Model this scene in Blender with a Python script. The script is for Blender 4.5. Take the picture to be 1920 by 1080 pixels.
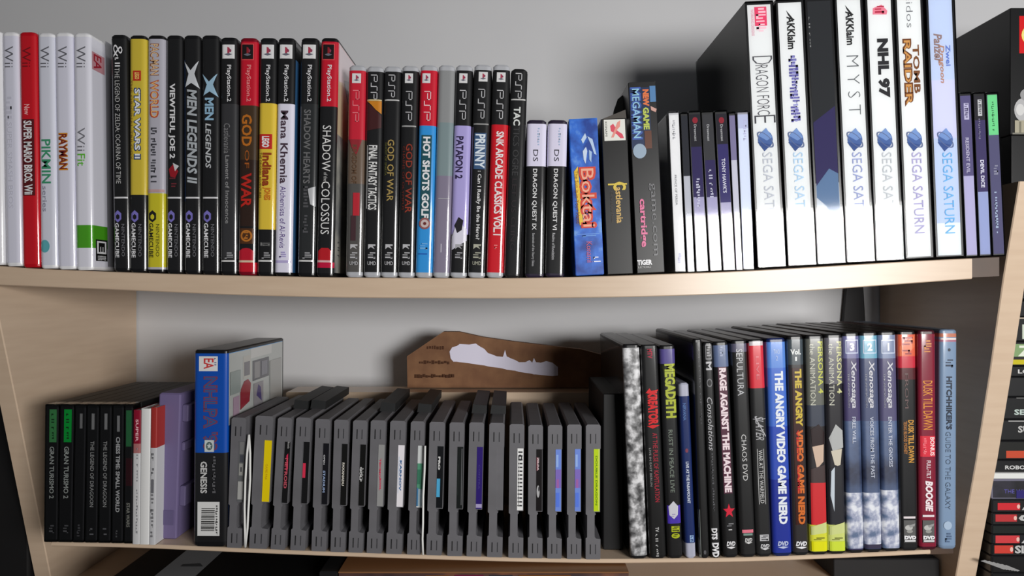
import bpy, math, random
from mathutils import Vector

# ------------------------------------------------------------------ clear
for o in list(bpy.data.objects):
    bpy.data.objects.remove(o, do_unlink=True)
SC = bpy.context.scene
COL = SC.collection
PI = math.pi

# ------------------------------------------------------------------ camera, world, light, exposure
CAM_D = 0.52                      # camera distance to the shelf front
FPX = 1170.0                      # focal length for a 1920 px wide frame
cd = bpy.data.cameras.new('camera')
cam = bpy.data.objects.new('camera', cd)
COL.objects.link(cam)
cd.sensor_width = 36.0
cd.lens = FPX / 1920.0 * 36.0
cd.clip_start = 0.02
cam.location = (0.0, -CAM_D, 0.0)
cam.rotation_euler = (PI / 2, 0, 0)
SC.camera = cam

w = bpy.data.worlds.new('room_ambient')
SC.world = w
w.use_nodes = True
w.node_tree.nodes['Background'].inputs[0].default_value = (0.92, 0.96, 1.0, 1)
w.node_tree.nodes['Background'].inputs[1].default_value = 0.05

ld = bpy.data.lights.new('window_light', 'AREA')
ld.shape = 'RECTANGLE'
ld.size = 0.52
ld.size_y = 0.31
ld.energy = 17.0
ld.color = (1.0, 0.985, 0.96)
lamp = bpy.data.objects.new('window_light', ld)
COL.objects.link(lamp)
lamp.location = (0.71, -1.10, 0.045)
d = Vector((0.10, 0.0, -0.02)) - Vector(lamp.location)
lamp.rotation_euler = d.to_track_quat('-Z', 'Y').to_euler()

vs = SC.view_settings
vs.view_transform = 'Standard'
vs.look = 'None'
vs.gamma = 1.0
vs.use_curve_mapping = False
vs.exposure = 0.0

# ------------------------------------------------------------------ materials
def lin(c):
    out = []
    for v in c[:3]:
        v = v / 255.0
        out.append(v / 12.92 if v <= 0.04045 else ((v + 0.055) / 1.055) ** 2.4)
    return tuple(out) + (1.0,)

_M = {}
def mat(c, fin='film'):
    """c = sRGB tuple; fin = surface finish"""
    key = (tuple(c), fin)
    if key in _M:
        return _M[key]
    m = bpy.data.materials.new('%s_%d_%d_%d' % (fin, c[0], c[1], c[2]))
    m.use_nodes = True
    b = m.node_tree.nodes['Principled BSDF']
    b.inputs['Base Color'].default_value = lin(c)
    I = b.inputs
    if fin == 'film':            # print under a clear film
        I['Roughness'].default_value = 0.5
        I['Specular IOR Level'].default_value = 0.2
        I['Coat Weight'].default_value = 1.0
        I['Coat Roughness'].default_value = 0.12
        I['Coat IOR'].default_value = 1.8
    elif fin == 'plastic':
        I['Roughness'].default_value = 0.28
    elif fin == 'matte':
        I['Roughness'].default_value = 0.55
        I['Specular IOR Level'].default_value = 0.35
    elif fin == 'card':          # printed carton
        I['Roughness'].default_value = 0.35
        I['Specular IOR Level'].default_value = 0.4
    elif fin == 'paper':
        I['Roughness'].default_value = 0.75
        I['Specular IOR Level'].default_value = 0.25
    _M[key] = m
    return m

def nodes(m):
    m.use_nodes = True
    return m.node_tree.nodes, m.node_tree.links, m.node_tree.nodes['Principled BSDF']

def clear_plastic():
    m = bpy.data.materials.new('clear_plastic')
    m.use_nodes = True
    n, l = m.node_tree.nodes, m.node_tree.links
    n.clear()
    out = n.new('ShaderNodeOutputMaterial')
    mx = n.new('ShaderNodeMixShader')
    tr = n.new('ShaderNodeBsdfTransparent')
    tr.inputs[0].default_value = (0.97, 0.975, 0.98, 1)
    gl = n.new('ShaderNodeBsdfGlossy')
    gl.inputs['Roughness'].default_value = 0.07
    fr = n.new('ShaderNodeFresnel')
    fr.inputs['IOR'].default_value = 1.5
    l.new(fr.outputs[0], mx.inputs[0])
    l.new(tr.outputs[0], mx.inputs[1])
    l.new(gl.outputs[0], mx.inputs[2])
    l.new(mx.outputs[0], out.inputs[0])
    return m
CLEAR = clear_plastic()

def wood_mat():
    m = bpy.data.materials.new('birch_laminate')
    n, l, b = nodes(m)
    tc = n.new('ShaderNodeTexCoord')
    mp = n.new('ShaderNodeMapping')
    mp.inputs['Scale'].default_value = (6, 6, 60)
    ns = n.new('ShaderNodeTexNoise')
    ns.inputs['Scale'].default_value = 3.0
    ns.inputs['Detail'].default_value = 4.0
    cr = n.new('ShaderNodeValToRGB')
    cr.color_ramp.elements[0].position = 0.3
    cr.color_ramp.elements[0].color = lin((204, 180, 156))
    cr.color_ramp.elements[1].position = 0.75
    cr.color_ramp.elements[1].color = lin((212, 189, 165))
    l.new(tc.outputs['Object'], mp.inputs[0])
    l.new(mp.outputs[0], ns.inputs['Vector'])
    l.new(ns.outputs[0], cr.inputs[0])
    l.new(cr.outputs[0], b.inputs['Base Color'])
    b.inputs['Roughness'].default_value = 0.3
    b.inputs['Specular IOR Level'].default_value = 0.45
    return m
WOOD = wood_mat()

def mottled(name, c1, c2, scale, rough=0.8, lo=0.35, hi=0.65, coat=0.0, c3=None):
    m = bpy.data.materials.new(name)
    n, l, b = nodes(m)
    tc = n.new('ShaderNodeTexCoord')
    ns = n.new('ShaderNodeTexNoise')
    ns.inputs['Scale'].default_value = scale
    ns.inputs['Detail'].default_value = 5.0
    cr = n.new('ShaderNodeValToRGB')
    cr.color_ramp.elements[0].position = lo
    cr.color_ramp.elements[0].color = lin(c1)
    cr.color_ramp.elements[1].position = hi
    cr.color_ramp.elements[1].color = lin(c2)
    if c3:
        e = cr.color_ramp.elements.new((lo + hi) / 2)
        e.color = lin(c3)
    l.new(tc.outputs['Object'], ns.inputs['Vector'])
    l.new(ns.outputs[0], cr.inputs[0])
    l.new(cr.outputs[0], b.inputs['Base Color'])
    b.inputs['Roughness'].default_value = rough
    b.inputs['Coat Weight'].default_value = coat
    b.inputs['Coat Roughness'].default_value = 0.1
    return m
PAINT = mottled('wall_paint', (203, 203, 206), (210, 210, 212), 3.0, 0.9)
KRAFT = mottled('kraft_card', (112, 76, 52), (134, 96, 66), 40.0, 0.85)
FOIL = mottled('silver_foil_print', (58, 58, 60), (225, 225, 228), 130.0, 0.45, 0.36, 0.62, 0.9, (140, 140, 142))
ICE = mottled('ice_blue_art', (88, 106, 138), (225, 228, 236), 95.0, 0.45, 0.38, 0.60, 0.9, (160, 166, 190))
SKYART = mottled('dark_blue_art', (28, 34, 60), (96, 120, 165), 22.0, 0.45, 0.35, 0.7, 0.9)
DIMART = mottled('dim_cover_art', (20, 20, 24), (60, 56, 74), 25.0, 0.4, 0.4, 0.75, 0.9)
GREYART = mottled('grey_cover_art', (130, 132, 136), (226, 222, 208), 35.0, 0.45, 0.35, 0.7, 0.9)
BOXART = mottled('brown_box_art', (38, 30, 36), (150, 90, 52), 16.0, 0.5, 0.38, 0.66, 0.2, (84, 56, 50))
BLUEART = mottled('water_art', (14, 60, 150), (150, 200, 245), 60.0, 0.4, 0.38, 0.75, 0.0, (44, 110, 215))
CARTG = mottled('cartridge_plastic', (96, 95, 99), (106, 105, 110), 30.0, 0.6)

# ------------------------------------------------------------------ mesh builder
class MB:
    def __init__(s):
        s.v, s.f, s.mi, s.sm, s.m = [], [], [], [], []
    def slot(s, m):
        if m not in s.m:
            s.m.append(m)
        return s.m.index(m)
    def face(s, pts, m, smooth=False):
        k = len(s.v)
        s.v.extend([tuple(p) for p in pts])
        s.f.append(tuple(range(k, k + len(pts))))
        s.mi.append(s.slot(m)); s.sm.append(smooth)
    def add(s, vs_, fs, m, smooth=False):
        k = len(s.v)
        s.v.extend([tuple(p) for p in vs_])
        i = s.slot(m)
        for f in fs:
            s.f.append(tuple(k + q for q in f)); s.mi.append(i); s.sm.append(smooth)
    def loft(s, rings, m, caps=True, smooth=False, closed=True):
        n = len(rings[0])
        vs_, fs = [], []
        for r in rings:
            vs_.extend(r)
        for a in range(len(rings) - 1):
            for j in range(n if closed else n - 1):
                j2 = (j + 1) % n
                fs.append((a * n + j, a * n + j2, (a + 1) * n + j2, (a + 1) * n + j))
        if caps:
            fs.append(tuple(reversed(range(n))))
            fs.append(tuple((len(rings) - 1) * n + j for j in range(n)))
        s.add(vs_, fs, m, smooth)
    def box(s, x0, x1, y0, y1, z0, z1, m, b=0.0):
        if b <= 0:
            r = [(x0, y0), (x1, y0), (x1, y1), (x0, y1)]
            s.loft([[(p[0], p[1], z0) for p in r], [(p[0], p[1], z1) for p in r]], m)
        else:
            s.rprism(rrect(x0, x1, y0, y1, b, 2), z0, z1, m, b)
    def rprism(s, prof, z0, z1, m, b=0.0, smooth=False):
        """vertical prism of a 2D outline with chamfered ends"""
        cx = sum(p[0] for p in prof) / len(prof); cy = sum(p[1] for p in prof) / len(prof)
        xs = [p[0] for p in prof]; ys = [p[1] for p in prof]
        sx = 1 - 2 * b / max(1e-6, max(xs) - min(xs)); sy = 1 - 2 * b / max(1e-6, max(ys) - min(ys))
        ins = [(cx + (p[0] - cx) * sx, cy + (p[1] - cy) * sy) for p in prof]
        R = []
        if b > 0:
            R = [[(p[0], p[1], z0) for p in ins], [(p[0], p[1], z0 + b) for p in prof],
                 [(p[0], p[1], z1 - b) for p in prof], [(p[0], p[1], z1) for p in ins]]
        else:
            R = [[(p[0], p[1], z0) for p in prof], [(p[0], p[1], z1) for p in prof]]
        s.loft(R, m, True, smooth)
    def slab(s, pts, y0, y1, m):
        """outline in the XZ plane given thickness along Y"""
        s.loft([[(p[0], y0, p[1]) for p in pts], [(p[0], y1, p[1]) for p in pts]], m)
    def tube(s, path, r, m, n=6):
        rings = []
        for i, p in enumerate(path):
            a = Vector(path[max(0, i - 1)]); c = Vector(path[min(len(path) - 1, i + 1)])
            t = (c - a).normalized()
            u = t.cross(Vector((0, 1, 0))).normalized() if abs(t.y) < 0.95 else t.cross(Vector((1, 0, 0))).normalized()
            v = t.cross(u)
            rings.append([tuple(Vector(p) + (u * math.cos(2 * PI * k / n) + v * math.sin(2 * PI * k / n)) * r) for k in range(n)])
        s.loft(rings, m, True, True)
    def build(s, name, parent=None):
        me = bpy.data.meshes.new(name)
        me.from_pydata(s.v, [], s.f)
        for m in s.m:
            me.materials.append(m)
        me.polygons.foreach_set('material_index', s.mi)
        me.polygons.foreach_set('use_smooth', s.sm)
        me.update()
        o = bpy.data.objects.new(name, me)
        COL.objects.link(o)
        if parent is not None:
            o.parent = parent
        return o

def rrect(x0, x1, y0, y1, r, n=4):
    pts = []
    for cx, cy, a0 in ((x1 - r, y0 + r, -PI / 2), (x1 - r, y1 - r, 0), (x0 + r, y1 - r, PI / 2), (x0 + r, y0 + r, PI)):
        for k in range(n + 1):
            a = a0 + PI / 2 * k / n
            pts.append((cx + r * math.cos(a), cy + r * math.sin(a)))
    return pts

def relli(x0, x1, y0, y1, rx, ry, n=6):
    """outline with softly curved (elliptical) front corners and small rear ones"""
    pts = []
    for k in range(n + 1):
        a = -PI / 2 + PI / 2 * k / n
        pts.append((x1 - rx + rx * math.cos(a), y0 + ry + ry * math.sin(a)))
    pts += [(x1, y1 - 0.001), (x1 - 0.001, y1), (x0 + 0.001, y1), (x0, y1 - 0.001)]
    for k in range(n + 1):
        a = PI + PI / 2 * k / n
        pts.append((x0 + rx + rx * math.cos(a), y0 + ry + ry * math.sin(a)))
    return pts

def tag(o, label, cat, group=None):
    o['label'] = label
    o['category'] = cat
    if group:
        o['group'] = group
    return o

def empty(name, loc, ry=0.0):
    o = bpy.data.objects.new(name, None)
    o.empty_display_size = 0.01
    COL.objects.link(o)
    o.location = loc
    o.rotation_euler = (0, ry, 0)
    return o

def structure(o):
    o['kind'] = 'structure'
    return o

# ------------------------------------------------------------------ lettering
_T = {}
def glyphs(text, bold=0.0, shear=0.0):
    key = (text, bold, shear)
    if key in _T:
        return _T[key]
    c = bpy.data.curves.new('lettering', 'FONT')
    c.body = text
    c.resolution_u = 2
    c.offset = bold
    c.shear = shear
    o = bpy.data.objects.new('lettering', c)
    COL.objects.link(o)
    dg = bpy.context.evaluated_depsgraph_get()
    dg.update()
    me = o.evaluated_get(dg).to_mesh()
    vs_ = [(v.co.x, v.co.y) for v in me.vertices]
    fs = [tuple(p.vertices) for p in me.polygons]
    o.evaluated_get(dg).to_mesh_clear()
    bpy.data.objects.remove(o)
    bpy.data.curves.remove(c)
    if vs_:
        x0 = min(v[0] for v in vs_); x1 = max(v[0] for v in vs_)
        y0 = min(v[1] for v in vs_); y1 = max(v[1] for v in vs_)
        vs_ = [((v[0] - x0) / max(1e-6, x1 - x0), (v[1] - y0) / max(1e-6, y1 - y0)) for v in vs_]
    _T[key] = (vs_, fs)
    return _T[key]

def clip_u(p, a, b):
    for sg, lim in ((1, a), (-1, b)):
        q = []
        for i in range(len(p)):
            c, d = p[i - 1], p[i]
            ci, di = sg * (c[0] - lim) >= 0, sg * (d[0] - lim) >= 0
            if ci != di:
                t = (lim - c[0]) / (d[0] - c[0])
                q.append((lim, c[1] + (d[1] - c[1]) * t))
            if di: q.append(d)
        p = q
        if not p: break
    return p

class Face:
    """a printed face: maps (u across 0..1, y photo row) to local 3D with a growing offset per mark"""
    def __init__(s, mb, fn, fin):
        s.mb, s.fn, s.fin, s.k, s.curved = mb, fn, fin, 0, False
    def put(s, vs_, fs, c, cut=True):
        s.k += 1
        if s.curved and cut:                     # follow the curve of the spine
            V, F = [], []
            for f in fs:
                for k in range(-1, 13):
                    p = clip_u([vs_[i] for i in f], k / 12.0, (k + 1) / 12.0)
                    if len(p) > 2:
                        F.append(tuple(range(len(V), len(V) + len(p)))); V += p
            vs_, fs = V, F
        off = 0.00008 + 0.00005 * s.k
        m = c if not isinstance(c, tuple) else mat(c, s.fin)
        s.mb.add([s.fn(u, y, off) for u, y in vs_], fs, m)
    def poly(s, pts, c):
        s.put(pts, [tuple(range(len(pts)))], c)
    def rect(s, u0, u1, y0, y1, c):
        s.poly([(u0, y0), (u1, y0), (u1, y1), (u0, y1)], c)
    def text(s, t, y0, y1, u0, u1, c, bold=0.012, shear=0.0):      # reads downwards, letter tops to the right
        vs_, fs = glyphs(t, bold, shear)
        s.put([(u0 + (u1 - u0) * q, y0 + (y1 - y0) * p) for p, q in vs_], fs, c, u0 < 0.27 or u1 > 0.73)
    def htext(s, t, y0, y1, u0, u1, c, bold=0.012, shear=0.0):     # upright
        vs_, fs = glyphs(t, bold, shear)
        s.put([(u0 + (u1 - u0) * p, y1 + (y0 - y1) * q) for p, q in vs_], fs, c, u0 < 0.27 or u1 > 0.73)
    def disc(s, u, y, ru, ry, c, n=18):
        s.poly([(u + ru * math.cos(2 * PI * k / n), y + ry * math.sin(2 * PI * k / n)) for k in range(n)], c)
    def ring(s, u, y, ru, ry, t, c, n=20):
        vs_ = []
        for k in range(n):
            a = 2 * PI * k / n
            vs_ += [(u + ru * math.cos(a), y + ry * math.sin(a)), (u + ru * (1 - t) * math.cos(a), y + ry * (1 - t) * math.sin(a))]
        s.put(vs_, [(2 * k, 2 * ((k + 1) % n), 2 * ((k + 1) % n) + 1, 2 * k + 1) for k in range(n)], c)
    def frame(s, u0, u1, y0, y1, tu, ty, c):
        s.put([(u0, y0), (u1, y0), (u1, y1), (u0, y1), (u0 + tu, y0 + ty), (u1 - tu, y0 + ty), (u1 - tu, y1 - ty), (u0 + tu, y1 - ty)],
              [(0, 1, 5, 4), (1, 2, 6, 5), (2, 3, 7, 6), (3, 0, 4, 7)], c)
    def star(s, u, y, ru, ry, c):
        pts = []
        for k in range(10):
            a = -PI / 2 + PI * k / 5
            q = 1.0 if k % 2 == 0 else 0.42
            pts.append((u + ru * q * math.cos(a), y + ry * q * math.sin(a)))
        vs_ = [(u, y)] + pts
        s.put(vs_, [(0, 1 + k, 1 + (k + 1) % 10) for k in range(10)], c)
    def strokes(s, y0, y1, u0, u1, c, seed=1, step=4.0, fill=0.6, gap=0.12):
        """a line of print too small to read: short strokes across the line"""
        rnd = random.Random(seed)
        vs_, fs = [], []
        y = y0
        while y < y1 - step * 0.5:
            if rnd.random() > gap:
                a = u0 + (u1 - u0) * rnd.choice((0, 0, 0.25)); b = u1 - (u1 - u0) * rnd.choice((0, 0.15, 0.3))
                k = len(vs_); h = step * fill * rnd.uniform(0.7, 1.1)
                vs_ += [(a, y), (b, y), (b, y + h), (a, y + h)]
                fs.append((k, k + 1, k + 2, k + 3))
                if rnd.random() < 0.5:
                    k = len(vs_); q = rnd.choice((a, b - (b - a) * 0.25))
                    vs_ += [(q, y), (q + (b - a) * 0.25, y), (q + (b - a) * 0.25, y + step), (q, y + step)]
                    fs.append((k, k + 1, k + 2, k + 3))
            y += step
        if vs_:
            s.put(vs_, fs, c)

# ------------------------------------------------------------------ picture rows -> places on the shelf
S = CAM_D / FPX                   # metres per photo pixel on the shelf-front plane
def PX(x, dep=0.0): return (x - 960.0) * S * (CAM_D + dep) / CAM_D
def PZ(y, dep=0.0): return (540.0 - y) * S * (CAM_D + dep) / CAM_D

def curve(tab):
    def f(x):
        if x <= tab[0][0]: return tab[0][1] + (x - tab[0][0]) * (tab[1][1] - tab[0][1]) / (tab[1][0] - tab[0][0])
        for (a, ya), (b, yb) in zip(tab, tab[1:]):
            if x <= b: return ya + (yb - ya) * (x - a) / (b - a)
        (a, ya), (b, yb) = tab[-2:]
        return yb + (x - b) * (yb - ya) / (b - a)
    def g(x):                      # softened
        return (f(x - 60) + f(x - 30) + f(x) + f(x + 30) + f(x + 60)) / 5
    return g
UP_TOP = curve([(0, 499), (60, 504), (170, 508), (300, 513), (420, 516), (620, 520), (800, 521.5), (980, 521.5), (1130, 518), (1230, 514), (1400, 508), (1500, 502), (1600, 496), (1700, 490), (1800, 485), (1900, 481)])
UP_BOT = curve([(0, 535), (50, 537), (250, 545), (450, 554), (650, 558.5), (950, 560), (1200, 557), (1500, 547), (1825, 523)])
LO_TOP = curve([(60, 1017), (240, 1020), (420, 1028), (560, 1034), (760, 1041), (960, 1047), (1130, 1050), (1400, 1047), (1600, 1039), (1750, 1032), (1830, 1028)])

X_L, X_R = -0.437, 0.428
WALL_Y = 0.208

# ------------------------------------------------------------------ the setting
mb = MB()
mb.box(-1.3, 1.6, WALL_Y, WALL_Y + 0.05, -0.9, 0.9, PAINT)
structure(mb.build('wall_back'))
mb = MB()
mb.box(-1.3, 1.6, -2.2, WALL_Y, -0.95, -0.9, mottled('floor_carpet', (96, 84, 72), (120, 106, 92), 60.0, 0.95))
structure(mb.build('floor'))

bookcase = empty('bookcase', (0, 0, PZ(1200)))
tag(bookcase, 'birch laminate bookcase with two slanted side panels and sagging shelves', 'bookcase')
BZ = -PZ(1200)
def slat_panel(x0, x1, front, z0, z1):
    n = 12
    rings = []
    for k in range(n + 1):
        z = z0 + (z1 - z0) * k / n
        y = front(z)
        b = 0.0008
        rings.append([(x0 + b, y, z + BZ), (x1 - b, y, z + BZ), (x1, y + b, z + BZ), (x1, WALL_Y - 0.002, z + BZ), (x0, WALL_Y - 0.002, z + BZ), (x0, y + b, z + BZ)])
    m = MB(); m.loft(rings, WOOD)
    return m.build('side_panel', bookcase)
def edge(tab):
    def f(z):
        for (a, ya), (b, yb) in zip(tab, tab[1:]):
            if z <= b: return ya + (yb - ya) * (z - a) / (b - a)
        return tab[-1][1]
    return f
slat_panel(X_R, X_R + 0.0200, edge([(-0.5, 0.130), (-0.278, 0.082), (-0.126, 0.048), (0.028, 0.020), (0.12, 0.000)]), -0.899, 0.090)
slat_panel(X_L - 0.0155, X_L, edge([(-0.5, 0.125), (-0.244, 0.064), (-0.108, 0.032), (-0.038, 0.014), (0.12, -0.020)]), -0.899, 0.060)

def shelf_board(top, bot, y0, y1, name, xr, corner):
    n = 60
    rings = []
    for k in range(n + 1):
        X = X_L + (xr - X_L) * k / n
        px = 960 + X / S
        yf = y0 + max(0.0, min(1.0, (corner - px) / 60.0)) * 0.062
        zt, zb = PZ(top(px)) + BZ, PZ(bot(px)) + BZ
        b = 0.0007
        rings.append([(X, yf, zb + b), (X, yf + b, zb), (X, y1, zb), (X, y1, zt), (X, yf + b, zt), (X, yf, zt - b)])
    m = MB(); m.loft(rings, WOOD)
    return m.build(name, bookcase)
SHU, SHL = PX(1826), PX(1746)
shelf_board(UP_TOP, UP_BOT, 0.002, 0.200, 'shelf', SHU, -900)
shelf_board(LO_TOP, lambda x: LO_TOP(x) + 8, 0.001, 0.200, 'shelf', SHL, 84)
m = MB(); m.box(X_L + 0.0002, X_R - 0.0002, -0.032, 0.200, PZ(1190) - 0.018 + BZ, PZ(1190) - 0.0003 + BZ, WOOD, 0.0006); m.build('shelf', bookcase)
DARKBROWN = mottled('dark_brown_mottle', (58, 40, 28), (74, 52, 36), 25.0, 0.5)  # dark brown pieces continuing both shelf boards to the right
for top, x0, xe_, th, lab in ((UP_TOP, SHU, PX(1884), 0.016, 'dark brown bracket'), (LO_TOP, SHL, PX(1797), 0.006, 'dark brown bracket')):
    m = MB()
    pts = [(x0 + 0.0002, PZ(top(960 + x0 / S)) + BZ), (xe_, PZ(top(960 + xe_ / S)) + BZ)]
    m.slab([pts[0], pts[1], (pts[1][0], pts[1][1] - th), (pts[0][0], pts[0][1] - th)], 0.006, 0.196, DARKBROWN)
    m.build('shelf_endpiece', bookcase)['label'] = lab

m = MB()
m.slab([(0.357, -0.33 + BZ), (0.425, -0.33 + BZ), (0.404, 0.03 + BZ), (0.3895, 0.03 + BZ)], 0.2005, 0.2065, mat((34, 32, 34), 'matte'))  # dark slanted strip at the back, beside the right panel
m.build('back_strip', bookcase)['label'] = 'dark slanted strip'

# ------------------------------------------------------------------ placing upright things
class Spot:
    """where an upright thing stands: its spine's corners in photo pixels -> base point, lean, width, height"""
    def __init__(s, c, ytop, top=UP_TOP, Y=0.0, shrink=0.985):
        xlt, xrt, xlb, xrb = c
        k = (CAM_D + Y) / CAM_D
        ybot = top((xlb + xrb) / 2)
        xb, xt = (xlb + xrb) / 2, (xlt + xrt) / 2
        s.a = math.atan((xt - xb) / (ybot - ytop))
        s.W = ((xrt - xlt) + (xrb - xlb)) / 2 * math.cos(s.a) * S * k * shrink
        ymin = min(top(xlb), top(xrb))
        z = PZ(ymin) + abs(math.sin(s.a)) * s.W / 2 + 0.0002
        zt = PZ(ytop, Y)
        s.H = (zt - z) / math.cos(s.a)
        s.loc = (PX(xb, Y), Y, z)
        s.ytop, s.ybot = ytop, ybot
    def z(s, y):
        return s.H * (s.ybot - y) / (s.ybot - s.ytop)

def deplace(W, r, ry=None):
    ry = ry or r
    def dy(x):
        e = abs(x) - (W / 2 - r)
        if e <= 0: return 0.0
        e = min(e, r * 0.98)
        return ry * (1 - math.sqrt(1 - (e / r) ** 2))
    return dy

def wrap(mb, sp, W, D, r, zlo, zhi, bands, fin, n=7, side_r=None, e=0.00025, ry=None, left=None):
    ry = ry or r
    """paper cover folded round three sides of a case, split into colour bands"""
    path = [(-W / 2 - e, D * 0.97)]
    for k in range(n + 1):
        a = PI + PI / 2 * k / n
        path.append((-W / 2 + r + (r + e) * math.cos(a), ry + (ry + e) * math.sin(a)))
    for k in range(n + 1):
        a = -PI / 2 + PI / 2 * k / n
        path.append((W / 2 - r + (r + e) * math.cos(a), ry + (ry + e) * math.sin(a)))
    path.append((W / 2 + e, D * 0.97))
    for (y0, y1, c) in bands:
        z1, z0 = min(zhi, sp.z(y0)), max(zlo, sp.z(y1))
        if z1 <= z0: continue
        m = c if not isinstance(c, tuple) else mat(c, fin)
        sl = mb.slot(m)
        last = len(path) - 2
        if side_r is None:
            mb.loft([[(p[0], p[1], z0) for p in path], [(p[0], p[1], z1) for p in path]], m, False, True, False)
        else:
            q = path[1:-1] if left is not None else path[:-1]
            mb.loft([[(p[0], p[1], z0) for p in q], [(p[0], p[1], z1) for p in q]], m, False, True, False)
    if left is not None:
        a, b = path[0], path[1]
        mb.face([(a[0], a[1], zlo), (b[0], b[1], zlo), (b[0], b[1], zhi), (a[0], a[1], zhi)], mat(left, fin))
    if side_r is not None:
        for (y0, y1, c) in side_r:
            z1, z0 = min(zhi, sp.z(y0)), max(zlo, sp.z(y1))
            m = c if not isinstance(c, tuple) else mat(c, fin)
            a, b = path[-2], path[-1]
            mb.face([(a[0], a[1], z0), (b[0], b[1], z0), (b[0], b[1], z1), (a[0], a[1], z1)], m)

def front_face(mb, sp, W, r, fin, y=0.0, ry=None):
    dy = deplace(W, r, ry)
    def fn(u, yy, off):
        x = (u - 0.5) * W
        return (x, y + dy(x) - off, sp.z(yy))
    F = Face(mb, fn, fin)
    F.curved = r > 0.001
    return F

def right_face(mb, sp, W, fin):
    def fn(t, yy, off):            # t in metres back from the front
        return (W / 2 + off + 0.0002, t, sp.z(yy))
    return Face(mb, fn, fin)

BLK = (22, 22, 24); DK = (34, 34, 38); WHT = (236, 236, 240); LAV = (224, 224, 240); RED = (205, 18, 34)
GRY = (128, 128, 132); LG = (186, 186, 192)

def game_case(c, ytop, label, cat, group, shell=BLK, base=BLK, bands=(), marks=None, side=None, side_marks=None, D=0.135, top=UP_TOP, Y=0.0, r=0.0040, ry=0.0026, name='game_case', zi=(0.0028, 0.0032), fin='film', left=None):
    sp = Spot(c, ytop, top, Y)
    t = empty(name, sp.loc, sp.a)
    tag(t, label, cat, group)
    W, H = sp.W, sp.H
    m = MB()
    r = min(r, W * 0.32)
    m.rprism(relli(-W / 2, W / 2, 0, D, r, ry, 7), 0, H, mat(shell, 'plastic'), 0.0012)
    m.build('case_shell', t)
    m = MB()
    full = [(sp.ytop - 5, sp.ybot + 5, base)]
    if bands:
        full = []
        y = sp.ytop - 5
        for (a, b, col) in bands:
            if a > y: full.append((y, a, base))
            full.append((a, b, col)); y = b
        if y < sp.ybot + 5: full.append((y, sp.ybot + 5, base))
    wrap(m, sp, W, D, r, zi[0], H - zi[1], full, fin, side_r=side, ry=ry, left=left)
    if marks:
        marks(front_face(m, sp, W, r, fin, -0.00025, ry))
    if side_marks:
        side_marks(right_face(m, sp, W, fin))
    m.build('cover_sleeve', t)
    return t

def clear_case(c, ytop, label, cat, group, base=BLK, bands=(), marks=None, D=0.118, top=UP_TOP, Y=0.0, rim=(178, 180, 186), ends=(0.0042, 0.0046)):
    """slim case of grey clear plastic with rounded ends, printed cover inside the wrap"""
    sp = Spot(c, ytop, top, Y)
    t = empty('game_case', sp.loc, sp.a)
    tag(t, label, cat, group)
    W, H = sp.W, sp.H
    r, ry = min(0.0042, W * 0.32), 0.0028
    m = MB()
    m.rprism(relli(-W / 2, W / 2, 0, D, r, ry, 7), 0, H, mat(rim, 'plastic'), 0.0016)
    m.build('case_shell', t)
    m = MB()
    full, y = [], sp.ytop - 5
    for (a, b, col) in bands:
        if a > y: full.append((y, a, base))
        full.append((a, b, col)); y = b
    if y < sp.ybot + 5: full.append((y, sp.ybot + 5, base))
    wrap(m, sp, W, D, r, ends[0], H - ends[1], full, 'film', ry=ry)
    if marks:
        marks(front_face(m, sp, W, r, 'film', -0.00025, ry))
    m.build('cover_sleeve', t)
    return t

def jewel_case(c, ytop, label, group, base=BLK, bands=(), marks=None, D=0.136, top=UP_TOP, Y=0.0, tray=(26, 26, 28), card=(0.10, 0.93), name='disc_case', cat='disc case', clear=True, ends=(0.0022, 0.0030)):
    sp = Spot(c, ytop, top, Y)
    t = empty(name, sp.loc, sp.a)
    tag(t, label, cat, group)
    W, H = sp.W, sp.H
    m = MB()
    m.box(-W / 2 + 0.0005, W / 2 - 0.0005, 0.0012, D - 0.001, 0.0012, H - 0.0014, mat(tray, 'plastic'))
    m.build('disc_tray', t)
    m = MB()
    full, y = [], sp.ytop - 5
    for (a, b, col) in bands:
        if a > y: full.append((y, a, base))
        full.append((a, b, col)); y = b
    if y < sp.ybot + 5: full.append((y, sp.ybot + 5, base))
    x0, x1 = (card[0] - 0.5) * W, (card[1] - 0.5) * W
    for (a, b, col) in full:
        z1, z0 = min(H - ends[1], sp.z(a)), max(ends[0], sp.z(b))
        if z1 > z0:
            mm = col if not isinstance(col, tuple) else mat(col, 'paper')
            m.face([(x0, 0.00105, z0), (x1, 0.00105, z0), (x1, 0.00105, z1), (x0, 0.00105, z1)], mm)
    if marks:
        dx = x1 - x0
        def fn(u, yy, off):
            return (x0 + u * dx, 0.00105 - off * 0.6, sp.z(yy))
        marks(Face(m, fn, 'paper'))
    m.build('spine_card', t)
    m = MB()
    m.rprism(rrect(-W / 2, W / 2, 0, D if clear else 0.012, 0.0006, 2), 0, H, CLEAR, 0.0005)
    m.build('clear_shell', t)
    if not clear:
        m = MB(); m.box(-W / 2, W / 2, 0.0122, D, 0, H - 0.0002, mat(tray, 'matte'), 0.0004); m.build('shaded_lid', t)  # opaque black body, also stands in for the shade over the case tops
    return t

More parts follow.
